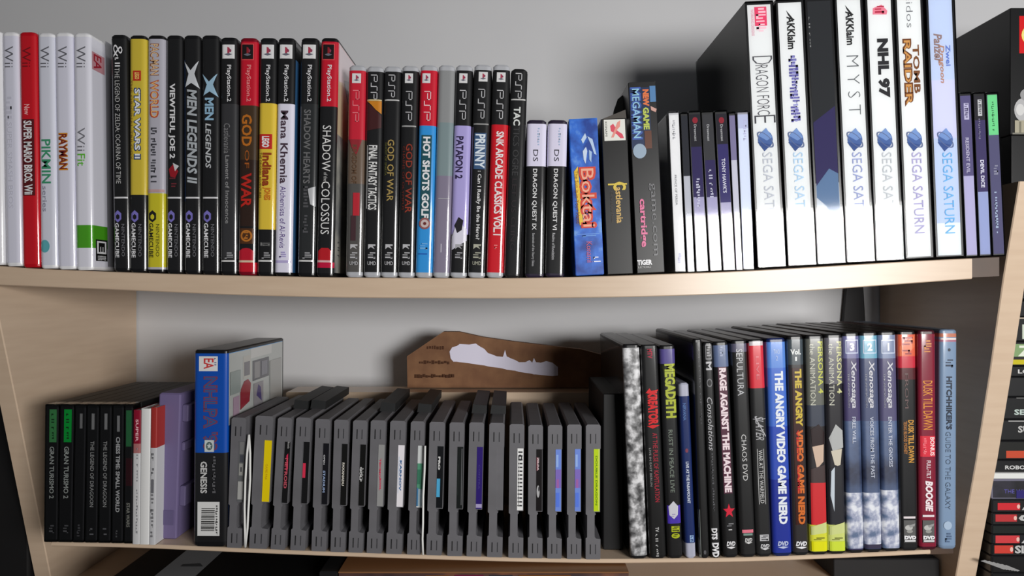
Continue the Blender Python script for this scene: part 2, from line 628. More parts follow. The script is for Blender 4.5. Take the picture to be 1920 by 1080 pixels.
def carton(c, ytop, label, cat, group, cols, front=None, right=None, D=0.03, top=UP_TOP, Y=0.0, name='game_box', flap=None, bands=()):
    sp = Spot(c, ytop, top, Y)
    t = empty(name, sp.loc, sp.a)
    tag(t, label, cat, group)
    W, H = sp.W, sp.H
    m = MB()
    m.box(-W / 2, W / 2, 0, D, 0, H, cols if not isinstance(cols, tuple) else mat(cols, 'card'), 0.0006)
    fr = front_face(m, sp, W, 0.0006, 'card')
    for (a, b, col) in bands:
        fr.rect(0.005, 0.995, a, b, col)
    if front: front(fr)
    if right: right(right_face(m, sp, W, 'card'))
    m.build('carton', t)
    if flap:
        m = MB(); flap(m, sp, W, H); m.build('top_flap', t)
    return t

# ================================================================== UPPER SHELF
# ------------------------------------------------------------------ white cases
WGRP = 'white game cases at the left end of the upper shelf'
GT = (104, 104, 112)
def wii(f, c=GT, y0=87, y1=127):
    f.text('Wii', y0, y1, 0.2, 0.74, c, -0.004)
game_case((-24, 0, -20, 6), 58, 'white game case cut by the photo edge, left of all others on the upper shelf', 'game case', WGRP, WHT, WHT)
def m_(f):
    wii(f)
    f.strokes(182, 225, 0.25, 0.6, (206, 206, 222), 3, 9)
    f.text('SUPER SMASH BROS', 230, 392, 0.3, 0.6, (205, 205, 220), 0)
game_case((3, 31, 9, 41), 60, 'white game case with very pale lettering, left of the red case', 'game case', WGRP, WHT, LAV, (), m_)
def m_(f):
    f.text('Wii', 88, 126, 0.22, 0.72, (120, 10, 20), -0.004)
    f.text('New', 196, 216, 0.3, 0.62, (250, 190, 190))
    f.rect(0.14, 0.86, 224, 368, (90, 10, 18))
    f.text('SUPER MARIO BROS. Wii', 227, 366, 0.24, 0.74, WHT, 0.03)
game_case((33, 67, 42, 72), 60, 'bright red game case with white lettering among the white cases', 'game case', WGRP, (190, 12, 30), (206, 14, 32), (), m_)
def m_(f):
    wii(f)
    f.rect(0.0, 0.10, 60, 270, (150, 190, 205))
    f.text('PIKMIN', 262, 345, 0.2, 0.76, (60, 150, 110), 0.02)
    f.text('2', 262, 268, 0.86, 0.98, LAV)
    f.text('series', 350, 398, 0.24, 0.5, (150, 150, 165))
    f.disc(0.34, 463, 0.30, 12, (96, 176, 186))
game_case((69, 100, 75, 106), 62, 'white game case with green lettering and a teal disc near its foot', 'game case', WGRP, WHT, (222, 224, 238), (), m_)
def m_(f):
    wii(f)
    f.text('RAYMAN', 250, 320, 0.18, 0.72, (214, 140, 30), 0.06)
    f.text('RAYMAN', 252, 318, 0.22, 0.66, (120, 30, 26), 0.02)
game_case((101, 134, 108, 140), 61, 'white game case with short orange and brown lettering', 'game case', WGRP, WHT, LAV, (), m_)
def m_(f):
    wii(f)
    f.text('Wii', 240, 284, 0.2, 0.66, (120, 120, 128), -0.004)
    f.text('Fit', 289, 312, 0.2, 0.66, (100, 190, 60), 0.01)
def s_(f):
    f.rect(0.002, 0.018, 94, 128, (206, 150, 160)); f.text('EA', 97, 125, 0.004, 0.014, (170, 30, 50), 0.02)
    f.rect(0.004, 0.019, 449, 490, (24, 24, 24)); f.rect(0.0055, 0.0175, 452, 476, WHT)
    f.text('E', 455, 473, 0.0075, 0.0155, (20, 20, 20), 0.06); f.text('RATING', 480, 488, 0.006, 0.017, WHT)
    f.rect(0.019, 0.120, 60, 500, (150, 150, 158))  # shade on the deeper part of the cover, painted grey
game_case((136, 169, 142, 173), 62, 'white game case with a bright green band near its foot, its right cover in view', 'game case', WGRP, WHT, (228, 228, 240), [(423, 466, (74, 160, 30))], m_, None, s_)

# ------------------------------------------------------------------ black cases with a purple cube mark
CGRP = 'cases with a cube mark at the foot of the spine'
def cube(f, c=(120, 110, 190)):
    u, y = 0.34, 406
    f.poly([(u, y - 11), (u + 0.22, y - 5), (u + 0.22, y + 6), (u, y + 12), (u - 0.22, y + 6), (u - 0.22, y - 5)], c)
    f.poly([(u, y - 4), (u + 0.11, y - 1), (u + 0.11, y + 4), (u, y + 7), (u - 0.11, y + 4), (u - 0.11, y - 1)], BLK if c != BLK else (206, 196, 40))
def foot(f, line=True, dark=False):
    c1, c2 = ((30, 30, 20), (60, 58, 20)) if dark else (WHT, (120, 120, 126))
    cube(f, BLK if dark else (126, 118, 200))
    f.text('GAMECUBE', 419, 484, 0.14, 0.40, c1, 0.02)
    f.text('NINTENDO', 421, 482, 0.56, 0.76, c2, 0)
    if line: f.rect(0.08, 0.95, 370, 373, (220, 220, 224))
def m_(f):
    foot(f)
    f.text('&', 84, 108, 0.2, 0.78, WHT, -0.01); f.strokes(108, 126, 0.3, 0.62, WHT, 4, 5)
    f.text('THE LEGEND OF ZELDA: OCARINA OF TIME', 128, 345, 0.28, 0.58, (214, 214, 214), -0.01)
game_case((205, 238, 214, 241), 65, 'black case with one thin white line of lettering, next to the white cases', 'game case', CGRP, BLK, BLK, (), m_)
YEL = (214, 190, 62)
def m_(f):
    foot(f, False)
    f.rect(0.26, 0.74, 133, 152, (196, 50, 30)); f.text('LEGO', 136, 149, 0.36, 0.64, (250, 220, 120), 0.03)
    f.text('STAR WARS II', 165, 300, 0.30, 0.74, (26, 56, 110), 0.07)
    f.text('STAR WARS II', 167, 298, 0.36, 0.68, (236, 240, 244), 0.03)
    f.text('THE ORIGINAL TRILOGY', 150, 300, 0.08, 0.24, (150, 110, 40), 0)
game_case((241, 274, 243, 273), 66, 'yellow and black case with white lettering outlined in blue', 'game case', CGRP, BLK, BLK, [(70, 366, YEL)], m_)
def m_(f):
    foot(f, False, True)
    f.text('PAC-MAN', 82, 142, 0.18, 0.72, (150, 90, 60), 0.03); f.text('PAC-MAN', 83, 141, 0.24, 0.66, (238, 200, 150), 0.0)
    f.text('WORLD', 150, 222, 0.18, 0.72, (190, 80, 50), 0.03); f.text('WORLD', 152, 220, 0.26, 0.64, (240, 190, 120), 0.0)
    f.strokes(240, 345, 0.26, 0.6, (70, 70, 78), 8, 5)
    f.rect(0.0, 1.0, 356, 361, (196, 160, 160))
game_case((276, 308, 275, 307), 66, 'silver grey case with orange lettering and a yellow lower end', 'game case', CGRP, BLK, (186, 184, 196), [(363, 502, (206, 196, 40))], m_)
def m_(f):
    foot(f)
    f.text('VIEWTIFUL JOE 2', 157, 298, 0.16, 0.60, (232, 232, 236), 0.03)
    f.poly([(0.2, 318), (0.5, 308), (0.8, 322), (0.62, 334), (0.3, 332)], (150, 20, 34)); f.poly([(0.46, 306), (0.84, 312), (0.6, 322)], (206, 206, 210))
    f.strokes(334, 352, 0.25, 0.7, (110, 40, 50), 9, 5)
game_case((311, 341, 311, 341), 66, 'black case with bold white capitals and a small red and white patch', 'game case', CGRP, BLK, BLK, (), m_)
def xmark(f, y0, y1, c):
    f.poly([(0.0, y0), (0.46, y0 + (y1 - y0) * 0.38), (0.94, y0 + 2), (0.70, (y0 + y1) / 2), (0.98, y1), (0.5, y1 - 10), (0.12, y1 - 2), (0.34, (y0 + y1) / 2)], c)
def m_(f):
    foot(f)
    f.rect(0.0, 0.12, 112, 378, (36, 70, 120))
    xmark(f, 112, 166, (206, 210, 216))
    f.text('MEN LEGENDS II', 168, 345, 0.24, 0.84, (176, 182, 188), 0.035, 0.15)
game_case((343, 375, 345, 375), 66, 'black case with a large silver X and long silver slanted lettering', 'game case', CGRP, BLK, BLK, (), m_)
def m_(f):
    foot(f)
    xmark(f, 136, 182, (160, 196, 220))
    f.text('MEN', 184, 226, 0.22, 0.74, (150, 190, 218), 0.035)
    f.text('LEGENDS', 232, 316, 0.26, 0.58, (198, 202, 206), 0.02, 0.15)
game_case((377, 410, 378, 410), 66, 'black case with a pale blue X, right of the one with a silver X', 'game case', CGRP, BLK, BLK, (), m_)

# ------------------------------------------------------------------ black and red cases with a square mark at the top
PGRP = 'cases with a square mark at the top of the spine'
def psq(f, u0, u1, y0, y1, bg=(232, 232, 234), red=False):
    f.rect(u0, u1, y0, y1, bg)
    cu, cy = (u0 + u1) / 2, (y0 + y1) / 2
    w, h = u1 - u0, y1 - y0
    f.poly([(cu - 0.08 * w, cy - 0.34 * h), (cu + 0.10 * w, cy - 0.28 * h), (cu + 0.10 * w, cy + 0.22 * h), (cu - 0.08 * w, cy + 0.16 * h)], (176, 60, 84) if not red else (150, 30, 40))
    f.poly([(cu + 0.10 * w, cy - 0.22 * h), (cu + 0.26 * w, cy - 0.12 * h), (cu + 0.22 * w, cy + 0.06 * h), (cu + 0.10 * w, cy + 0.02 * h)], (150, 60, 90))
    f.poly([(cu - 0.34 * w, cy + 0.20 * h), (cu, cy + 0.10 * h), (cu + 0.34 * w, cy + 0.20 * h), (cu, cy + 0.30 * h)], (110, 110, 124))
def ps2(f, red=False, c=WHT, lo=True):
    if red:
        f.frame(0.10, 0.82, 82, 113, 0.04, 1.4, (224, 90, 90))
        psq(f, 0.14, 0.78, 84, 111, (24, 16, 18), True)
    else:
        psq(f, 0.13, 0.87, 84, 110)
    f.text('PlayStation.2', 122, 191, 0.36, 0.68, c, 0.012)
    if lo:
        f.strokes(474, 485, 0.3, 0.8, (160, 160, 164), 5, 4); f.rect(0.06, 0.94, 488.5, 491.5, (214, 214, 214))
def m_(f):
    ps2(f)
    f.text('Castlevania', 232, 288, 0.24, 0.62, (128, 128, 130), 0.0); f.text('Lament of Innocence', 292, 420, 0.34, 0.58, (150, 150, 152), 0.01)
game_case((412, 445, 413, 443), 70, 'black case with a dark grey lower spine and grey gothic lettering', 'game case', PGRP, BLK, BLK, [(195, 486, (52, 52, 55))], m_)
def m_(f):
    ps2(f, True, (240, 150, 150), False)
    f.text('GOD', 215, 275, 0.16, 0.76, (190, 110, 30), 0.03); f.text('OF', 282, 316, 0.36, 0.62, (170, 90, 30), 0.0)
    f.text('WAR', 325, 390, 0.16, 0.76, (190, 36, 26), 0.03)
    f.rect(0.08, 0.92, 429, 458, (80, 46, 20)); f.ring(0.5, 443, 0.34, 11, 0.3, (190, 116, 40)); f.strokes(436, 450, 0.36, 0.62, (190, 116, 40), 2, 5)
    f.poly([(0.08, 489), (0.08, 472), (0.28, 467), (0.5, 466), (0.72, 467), (0.92, 472), (0.92, 489)], (188, 20, 44))
    f.rect(0.06, 0.94, 489, 493, (220, 196, 170))
game_case((449, 483, 446, 478), 71, 'red-topped case with orange and red capitals over dark brown', 'game case', PGRP, (120, 10, 30), BLK, [(66, 198, (200, 18, 44)), (198, 300, (66, 48, 30)), (300, 425, (46, 28, 20)), (493, 512, (200, 16, 40))], m_)
def m_(f):
    ps2(f)
    f.rect(0.06, 0.84, 252, 280, (200, 40, 30)); f.text('LEGO', 256, 277, 0.22, 0.68, WHT, 0.05)
    f.text('Indiana', 287, 350, 0.28, 0.82, (150, 60, 20), 0.04); f.text('JONES', 352, 376, 0.3, 0.8, (210, 120, 30), 0.04)
    f.text('THE ORIGINAL ADVENTURES', 287, 372, 0.08, 0.24, (110, 80, 20), 0)
    f.text('LUCAS', 456, 462, 0.2, 0.8, (150, 150, 150))
game_case((486, 519, 482, 512), 71, 'black-topped case with a yellow middle and a red square on it', 'game case', PGRP, BLK, BLK, [(194, 431, (230, 198, 62))], m_)
def m_(f):
    ps2(f, lo=False)
    f.text('Mana Khemia', 208, 345, 0.26, 0.70, (74, 56, 70), 0.02); f.text('Alchemists of Al-Revis', 350, 466, 0.30, 0.62, (96, 74, 140), 0.0)
    f.rect(0.06, 0.94, 489, 494, (186, 176, 220))
    f.strokes(473, 485, 0.3, 0.7, (170, 160, 210), 5, 4)
game_case((521, 553, 514, 546), 71, 'case with a white lower spine and dark purple lettering under a black top', 'game case', PGRP, BLK, (230, 228, 246), [(66, 195, BLK)], m_, [(66, 110, BLK), (110, 512, (60, 110, 160))])
def m_(f):
    ps2(f)
    f.text('SHADOW HEARTS', 206, 345, 0.26, 0.66, (112, 112, 114), 0.02); f.strokes(350, 440, 0.3, 0.6, (84, 84, 88), 6, 6)
    f.poly([(0.55, 355), (0.96, 350), (0.98, 388), (0.7, 384)], (190, 192, 196))
game_case((564, 597, 557, 590), 71, 'black case with dim grey lettering and a pale smear, left of the last red-topped case', 'game case', PGRP, BLK, BLK, [(195, 486, (40, 42, 44))], m_, [(66, 200, (18, 60, 46)), (200, 512, BLK)])
def m_(f):
    ps2(f, True, WHT, False)
    f.text('SHADOW', 236, 322, 0.22, 0.72, (232, 232, 232), -0.002); f.text('of the', 324, 340, 0.34, 0.56, (200, 200, 200), 0)
    f.text('COLOSSUS', 341, 440, 0.22, 0.72, (232, 232, 232), -0.002)
    f.poly([(0.10, 489), (0.10, 472), (0.3, 466), (0.7, 466), (0.90, 472), (0.90, 489)], (186, 22, 34))
    f.rect(0.06, 0.94, 489, 493, (224, 180, 180))
def s_(f):
    f.poly([(0.004, 82), (0.13, 82), (0.13, 128), (0.06, 120), (0.004, 150)], (232, 216, 222))
    f.poly([(0.02, 136), (0.04, 124), (0.05, 190), (0.03, 168)], (120, 60, 60))
    f.strokes(452, 486, 0.01, 0.016, (110, 110, 114), 4, 5)
game_case((602, 634, 592, 625), 71, 'tall red-topped black case with white capitals, its pale cover showing on the right', 'game case', PGRP, BLK, BLK, [(66, 200, (200, 18, 44)), (493, 503, (196, 10, 60))], m_, [(66, 130, (236, 206, 210)), (130, 250, (232, 218, 180)), (250, 512, GREYART)], s_)

# ------------------------------------------------------------------ slim grey-clear cases
SGRP = 'slim cases with clear rounded ends on the upper shelf'
def pspt(f, y0, y1, c=(206, 206, 210), u0=0.30, u1=0.66):
    h = (y1 - y0) / 3.3
    a = [u1, u0]
    for k in range(3):
        y = y0 + k * h * 1.15
        if k != 1:
            f.put(*strip([(u0, y + 2), (u1, y + 2), (u1, y + h), ((u0 + u1) / 2, y + h), ((u0 + u1) / 2, y + 6)], 0.045, 1.5), c)
        else:
            f.put(*strip([(u0, y + 1), (u0, y + h * 0.5), (u1, y + h * 0.5), (u1, y + h)], 0.045, 1.5), c)
def strip(pts, tu, ty):
    vs_, fs = [], []
    for (a, b), (c, d) in zip(pts, pts[1:]):
        k = len(vs_)
        vs_ += [(min(a, c) - tu / 2, min(b, d) - ty / 2), (max(a, c) + tu / 2, min(b, d) - ty / 2), (max(a, c) + tu / 2, max(b, d) + ty / 2), (min(a, c) - tu / 2, max(b, d) + ty / 2)]
        fs.append((k, k + 1, k + 2, k + 3))
    return vs_, fs
def umd(f, c=(190, 190, 194), full=True):
    f.poly([(0.28, 459), (0.72, 459), (0.72, 462), (0.56, 462), (0.68, 468), (0.44, 464), (0.28, 468)], c)
    f.strokes(474, 485, 0.28, 0.72, c, 3, 4)
    if full: f.htext('UMD', 491, 498, 0.26, 0.76, c, 0.01)
def sq(f, u0=0.2, u1=0.7, y0=138, y1=156):
    psq(f, u0, u1, y0, y1, (226, 226, 228))
def m_(f):
    sq(f, 0.22, 0.76); pspt(f, 168, 228, (240, 130, 140))
    f.poly([(0.1, 262), (0.9, 262), (0.55, 292), (0.3, 280)], (150, 40, 50))
    f.text('KINGDOM OF', 272, 345, 0.3, 0.6, (96, 70, 50), 0.02); f.rect(0.4, 0.8, 362, 405, (190, 40, 54)); f.rect(0.3, 0.6, 405, 452, (70, 44, 50)); umd(f)
clear_case((653, 686, 648, 678), 122, 'red-topped slim case with a murky brown and grey lower spine, beside the pale cover', 'game case', SGRP, (84, 82, 80), [(126, 262, (206, 34, 56)), (262, 345, (110, 92, 78))], m_)
def m_(f):
    pspt(f, 139, 186); f.rect(0.06, 0.94, 187, 189.5, (220, 200, 150))
    f.poly([(0.06, 190), (0.94, 190), (0.94, 214), (0.6, 206), (0.3, 196)], (206, 130, 30))
    f.poly([(0.06, 192), (0.5, 204), (0.94, 218), (0.94, 240), (0.06, 246)], (66, 26, 28))
    f.rect(0.18, 0.74, 271, 396, (50, 50, 52)); f.text('FINAL FANTASY TACTICS', 273, 394, 0.22, 0.74, (236, 236, 236), 0.02); f.rect(0.12, 0.16, 273, 392, (210, 210, 210)); umd(f)
clear_case((687, 719, 681, 712), 124, 'black slim case with an orange wedge and a white boxed title', 'game case', SGRP, BLK, (), m_)
def m_(f):
    pspt(f, 139, 182); f.rect(0.06, 0.94, 187, 189.5, (200, 200, 200))
    f.text('GOD OF WAR', 262, 378, 0.30, 0.70, (176, 150, 86), 0.01); f.text('GHOST OF SPARTA', 268, 330, 0.14, 0.26, (110, 110, 50), 0); umd(f)
clear_case((720, 752, 713, 744), 124, 'black slim case with gold capitals', 'game case', SGRP, BLK, (), m_)
def m_(f):
    sq(f); pspt(f, 170, 226); f.rect(0.06, 0.94, 236, 238.5, (170, 170, 170))
    f.text('GOD OF WAR', 270, 400, 0.36, 0.76, (150, 56, 38), 0.01); f.text('CHAINS OF OLYMPUS', 275, 395, 0.16, 0.30, (110, 40, 30), 0); umd(f)
clear_case((753, 785, 746, 776), 123, 'black slim case with dull red capitals', 'game case', SGRP, BLK, (), m_)
def m_(f):
    sq(f, 0.14, 0.62); pspt(f, 170, 226, (250, 220, 224))
    f.rect(0.2, 0.8, 254, 412, (30, 80, 90)); f.text('HOT SHOTS GOLF', 257, 410, 0.28, 0.72, WHT, 0.04)
    f.disc(0.5, 420, 0.34, 11, (150, 90, 90)); f.disc(0.5, 420, 0.24, 7.5, (206, 190, 190)); f.disc(0.5, 420, 0.1, 3, (110, 40, 40))
    f.strokes(457, 468, 0.25, 0.7, (120, 180, 230), 3, 4); f.rect(0.2, 0.7, 476, 478, (30, 90, 180))
clear_case((787, 821, 779, 809), 122, 'slim case in bright sky blue with a red top', 'game case', SGRP, (48, 150, 226), [(126, 236, (206, 22, 48))], m_)
def m_(f):
    f.rect(0.44, 0.50, 458, 474, (200, 196, 210)); f.rect(0.2, 0.9, 372, 373.5, (170, 170, 176))
clear_case((822, 853, 811, 842), 122, 'slim case without any print, hazy grey and mauve', 'game case', SGRP, (134, 126, 148), [(120, 230, (146, 148, 150)), (230, 330, (128, 146, 150))], m_)
def m_(f):
    sq(f, 0.22, 0.72); pspt(f, 168, 224)
    f.text('PATAPON 2', 256, 336, 0.16, 0.60, (44, 34, 74), 0.03)
    f.poly([(0.06, 445), (0.3, 420), (0.55, 410), (0.7, 424), (0.94, 430), (0.94, 452), (0.06, 470)], (222, 220, 236))
    f.poly([(0.2, 424), (0.44, 408), (0.72, 414), (0.64, 432), (0.36, 438)], (30, 26, 34)); umd(f, (170, 170, 176), False)
clear_case((854, 887, 844, 874), 122, 'slim case with a lavender middle and a black top', 'game case', SGRP, BLK, [(236, 440, (176, 166, 226))], m_)
def m_(f):
    sq(f, 0.28, 0.80, 135, 153); pspt(f, 166, 222); f.rect(0.06, 0.94, 232, 234.5, (150, 150, 150))
    f.rect(0.14, 0.84, 250, 318, (60, 90, 130)); f.text('PRINNY', 252, 316, 0.2, 0.78, (224, 234, 244), 0.03)
    f.text(': Can I Really Be the Hero?', 321, 450, 0.34, 0.62, (232, 232, 234), 0.015); umd(f, (176, 176, 160))
clear_case((889, 922, 877, 909), 121, 'black slim case with blue-white lettering above a long thin white line', 'game case', SGRP, BLK, (), m_)
def m_(f):
    sq(f, 0.24, 0.76, 136, 154); pspt(f, 168, 223)
    f.text('SNK ARCADE CLASSICS VOL.1', 247, 442, 0.32, 0.78, (240, 230, 232), 0.03); f.strokes(460, 470, 0.4, 0.6, (240, 140, 140), 2, 4)
clear_case((924, 957, 912, 943), 121, 'slim case with a red lower spine, white capitals and a black top', 'game case', SGRP, (208, 18, 36), [(118, 234, BLK)], m_)
def m_(f):
    pspt(f, 136, 184); f.rect(0.06, 0.94, 186, 188.5, (200, 200, 200))
    f.text('TAC', 201, 236, 0.24, 0.66, (220, 224, 222), 0.03); f.text('TICS OGRE', 238, 330, 0.26, 0.64, (62, 62, 64), 0.0); f.text('LET US CLING', 336, 470, 0.3, 0.58, (44, 36, 40), 0.0)
clear_case((958, 990, 945, 975), 129, 'black slim case with three bright white capitals fading downward, rightmost of the slim cases', 'game case', SGRP, BLK, (), m_, rim=(30, 30, 32), ends=(0.003, 0.003))

# ------------------------------------------------------------------ two small handheld cases
def ds(sub):
    def g(f):
        f.strokes(240, 274, 0.54, 0.66, (170, 190, 220), 3, 5)
        f.text('DS', 281, 303, 0.34, 0.60, (40, 40, 48), 0.0)
        f.text('DRAGON QUEST ' + sub, 317, 432, 0.30, 0.56, (236, 236, 238), 0.012)
        f.text('Sentinels of the Starry Skies' if sub == 'IX' else 'Realms of Revelation', 438, 500 if sub == 'IX' else 488, 0.32, 0.48, (200, 200, 204), 0.0)
    return g
HGRP = 'pair of short black cases with lavender tops'
game_case((988, 1025, 984, 1020), 225, 'short black case with lavender top, left one of the pair beside the slim cases', 'game case', HGRP, (40, 32, 52), BLK, [(228, 312, (226, 222, 246))], ds('IX'), D=0.125)
game_case((1028, 1064, 1022, 1058), 225, 'short black case with lavender top, right one of the pair beside the blue box', 'game case', HGRP, (40, 32, 52), BLK, [(228, 312, (226, 222, 246))], ds('VI'), D=0.125)

# ------------------------------------------------------------------ cardboard game boxes
def m_(f):
    f.rect(0.0, 1.0, 222, 300, (66, 136, 226)); f.rect(0.0, 1.0, 440, 517, (44, 84, 206))
    f.poly([(0.40, 262), (0.55, 250), (0.60, 258), (0.46, 270)], (196, 216, 240)); f.poly([(0.62, 256), (0.80, 262), (0.92, 292), (0.84, 290), (0.74, 272)], (186, 210, 240))
    f.poly([(0.44, 284), (0.56, 276), (0.60, 284), (0.52, 308), (0.46, 300)], (206, 222, 244)); f.poly([(0.66, 282), (0.76, 286), (0.72, 306), (0.66, 300)], (170, 200, 236)); f.strokes(440, 446, 0.1, 0.9, (110, 160, 230), 2, 3)
    f.poly([(0.1, 322), (0.24, 312), (0.34, 420), (0.22, 424)], (236, 196, 60))
    f.text('Boktai', 314, 430, 0.26, 0.86, (214, 70, 50), 0.08); f.text('Boktai', 317, 427, 0.34, 0.78, (240, 176, 150), 0.0)
    f.text('The Sun is in Your Hand', 320, 420, 0.12, 0.24, (140, 90, 40), 0.0)
    f.text('Konami', 455, 494, 0.42, 0.62, (206, 100, 130), 0.0); f.strokes(484, 498, 0.66, 0.9, (236, 236, 250), 4, 4)
carton((1066, 1120, 1079, 1133), 222, 'bright blue game box with splashed water art and orange lettering, leaning left', 'game box', None, BLUEART, m_, D=0.13)
def m_(f):
    f.rect(0.10, 0.92, 224, 264, (230, 230, 224)); f.poly([(0.34, 236), (0.46, 232), (0.62, 246), (0.80, 252), (0.86, 260), (0.72, 260), (0.58, 252), (0.36, 246)], (220, 80, 100))
    f.poly([(0.62, 230), (0.74, 226), (0.72, 238), (0.6, 244), (0.46, 258), (0.36, 258), (0.5, 244)], (232, 150, 140)); f.text('KONAMI', 228, 256, 0.14, 0.22, (40, 50, 40), 0.0)
    f.text('C', 342, 358, 0.36, 0.86, (216, 190, 70), 0.04); f.text('astlevania', 352, 420, 0.44, 0.70, (214, 176, 100), 0.02); f.rect(0.16, 0.9, 345, 348, (216, 190, 70))
    f.text('Circle of the Moon', 360, 418, 0.24, 0.34, (70, 60, 50), 0.0)
def fl_(m, sp, W, H):
    m.add([(-W / 2, 0.002, H), (W / 2, 0.002, H), (W / 2, 0.004, H + 0.008), (-W / 2 + 0.004, 0.05, H + 0.006),
           (-W / 2, 0.0026, H - 0.0004), (W / 2, 0.0026, H - 0.0004), (W / 2 - 0.0004, 0.0046, H + 0.0076), (-W / 2 + 0.004, 0.0506, H + 0.0056)],
          [(0, 1, 2, 3), (7, 6, 5, 4), (0, 4, 5, 1), (1, 5, 6, 2), (2, 6, 7, 3), (3, 7, 4, 0)], mat((92, 88, 84), 'card'))
carton((1128, 1174, 1137, 1189), 222, 'black game box with red ribbons in a white square and a lifted top flap', 'game box', None, (26, 26, 27), m_, D=0.12, flap=fl_)
def m_(f):
    f.rect(0.03, 0.74, 164, 280, (26, 46, 84)); f.rect(0.76, 0.97, 162, 192, (84, 130, 180))
    f.text('MEGAMAN', 163, 262, 0.06, 0.44, (60, 90, 170), 0.06); f.text('MEGAMAN', 166, 259, 0.12, 0.38, (150, 200, 226), 0.01)
    f.text('NEW', 168, 200, 0.50, 0.72, (226, 120, 70), 0.06); f.text('GAME', 202, 244, 0.48, 0.70, (186, 200, 90), 0.05)
    f.poly([(0.76, 200), (0.98, 206), (0.94, 212), (0.78, 208)], (206, 160, 150)); f.rect(0.5, 0.75, 246, 280, (96, 56, 40)); f.disc(0.3, 284, 0.24, 14, (150, 170, 190))
    f.text('game.com', 345, 482, 0.56, 0.78, (110, 110, 114), 0.0); f.text('cartridge', 374, 465, 0.14, 0.44, (226, 110, 156), 0.03)
    f.htext('TIGER', 489, 499, 0.02, 0.56, WHT, 0.05); f.htext('ELECTRONICS', 501, 504.5, 0.04, 0.5, (200, 200, 200), 0)
def fl_(m, sp, W, H):
    pts = [(-W / 2 - 0.0105, H - 0.024), (-W / 2 - 0.0085, H - 0.016), (-W / 2 - 0.0045, H - 0.006), (-W / 2 + 0.001, H - 0.002), (-W / 2 + 0.001, H - 0.024)]
    m.slab(pts, 0.026, 0.027, mat((96, 96, 92), 'card'))
carton((1176, 1231, 1195, 1246), 153, 'tall dark box with blue lettering at its top and pink lettering lower down', 'game box', None, (28, 28, 30), m_, D=0.045, flap=fl_)

# ------------------------------------------------------------------ disc cases left of the big white ones
JGRP = 'clear disc cases left of the tall white cases'  # pale lower bands on these spine cards are painted glare
PUR = (52, 44, 92)
def m_(f):
    f.strokes(225, 262, 0.3, 0.6, (170, 170, 176), 5, 4); f.text('PRINCE OF PERSIA', 328, 385, 0.3, 0.52, (90, 90, 96), 0); f.strokes(476, 495, 0.3, 0.7, (190, 190, 220), 5, 4)
jewel_case((1253, 1274, 1266, 1287), 208, 'white disc case at the left of its row, next to the tall dark box', JGRP, (232, 232, 234), (), m_, top=UP_TOP, tray=(200, 200, 204), card=(0.06, 0.94))
jewel_case((1276, 1290, 1288.5, 1304), 210, 'narrow smoky disc case between a white one and a dark purple one', JGRP, (44, 46, 54), [(330, 520, (190, 192, 202))], None)
def jm(title, y0, y1, seed, red=True):
    def g(f):
        if red: f.disc(0.5, 225, 0.26, 6, (150, 40, 56))
        f.text('Dreamcast', 233, 264, 0.36, 0.6, (214, 214, 218), 0.0)
        if title: f.text(title, y0, y1, 0.3, 0.66, (224, 224, 236), 0.02)
        else: f.strokes(y0, y1, 0.3, 0.66, (206, 206, 226), seed, 5)
    return g
jewel_case((1291, 1314, 1305, 1330), 207, 'dark purple disc case with a red dot, left of the grey-topped one', JGRP, PUR, [(200, 275, (36, 34, 42)), (370, 520, (170, 166, 200))], jm(None, 335, 388, 3))
jewel_case((1315, 1338, 1331, 1355), 207, 'grey-topped disc case without a red dot, between two dark purple ones', JGRP, PUR, [(200, 300, (62, 62, 66)), (370, 520, (170, 166, 200))], jm(None, 318, 378, 4, False))
jewel_case((1340, 1364, 1356, 1380), 206, 'dark blue-purple disc case with a red dot and white capitals', JGRP, (58, 52, 110), [(200, 270, (40, 38, 48)), (380, 520, (180, 176, 206))], jm("TONY HAWK'S", 297, 362, 5))
jewel_case((1365.5, 1380, 1381, 1393), 209, 'thin lavender-edged disc case left of the pale one', JGRP, (130, 124, 160), [(300, 520, (200, 200, 214))], None)
def m_(f):
    f.strokes(224, 262, 0.5, 0.8, (190, 190, 220), 3, 5)
jewel_case((1382, 1404, 1394, 1415), 207, 'pale blue-white disc case against the first tall white case', JGRP, (214, 222, 240), [(200, 240, (190, 196, 224))], m_, card=(0.05, 0.95), tray=(150, 150, 160))

# ------------------------------------------------------------------ tall white cases
TGRP = 'tall cases with white spine cards'
def planet(f, y=263, u=0.5):
    f.disc(u, y, 0.32, 17, (76, 104, 160)); f.poly([(u - 0.30, y - 8), (u + 0.05, y - 22), (u + 0.3, y - 4), (u + 0.06, y + 2)], (120, 150, 200))
    f.poly([(u - 0.06, y + 22), (u - 0.34, y + 4), (u - 0.12, y + 6), (u + 0.24, y + 10)], (60, 84, 140))
    vs_, fs = [], []
    for k in range(24):
        a = 2 * PI * k / 24
        for q in (1.0, 0.86):
            p, s_ = q * 0.46 * math.cos(a), q * 8 * math.sin(a)
            vs_.append((u + p * 0.72 - s_ * 0.014, y + p * 46 * 0.66 + s_ * 0.9))
    for k in range(24):
        fs.append((2 * k, 2 * ((k + 1) % 24), 2 * ((k + 1) % 24) + 1, 2 * k + 1))
    f.put(vs_, fs, (104, 116, 150))
def sega(f, c, y0=287, y1=440):
    f.text('SEGA SATURN', y0, y1, 0.34, 0.76, c, -0.004)
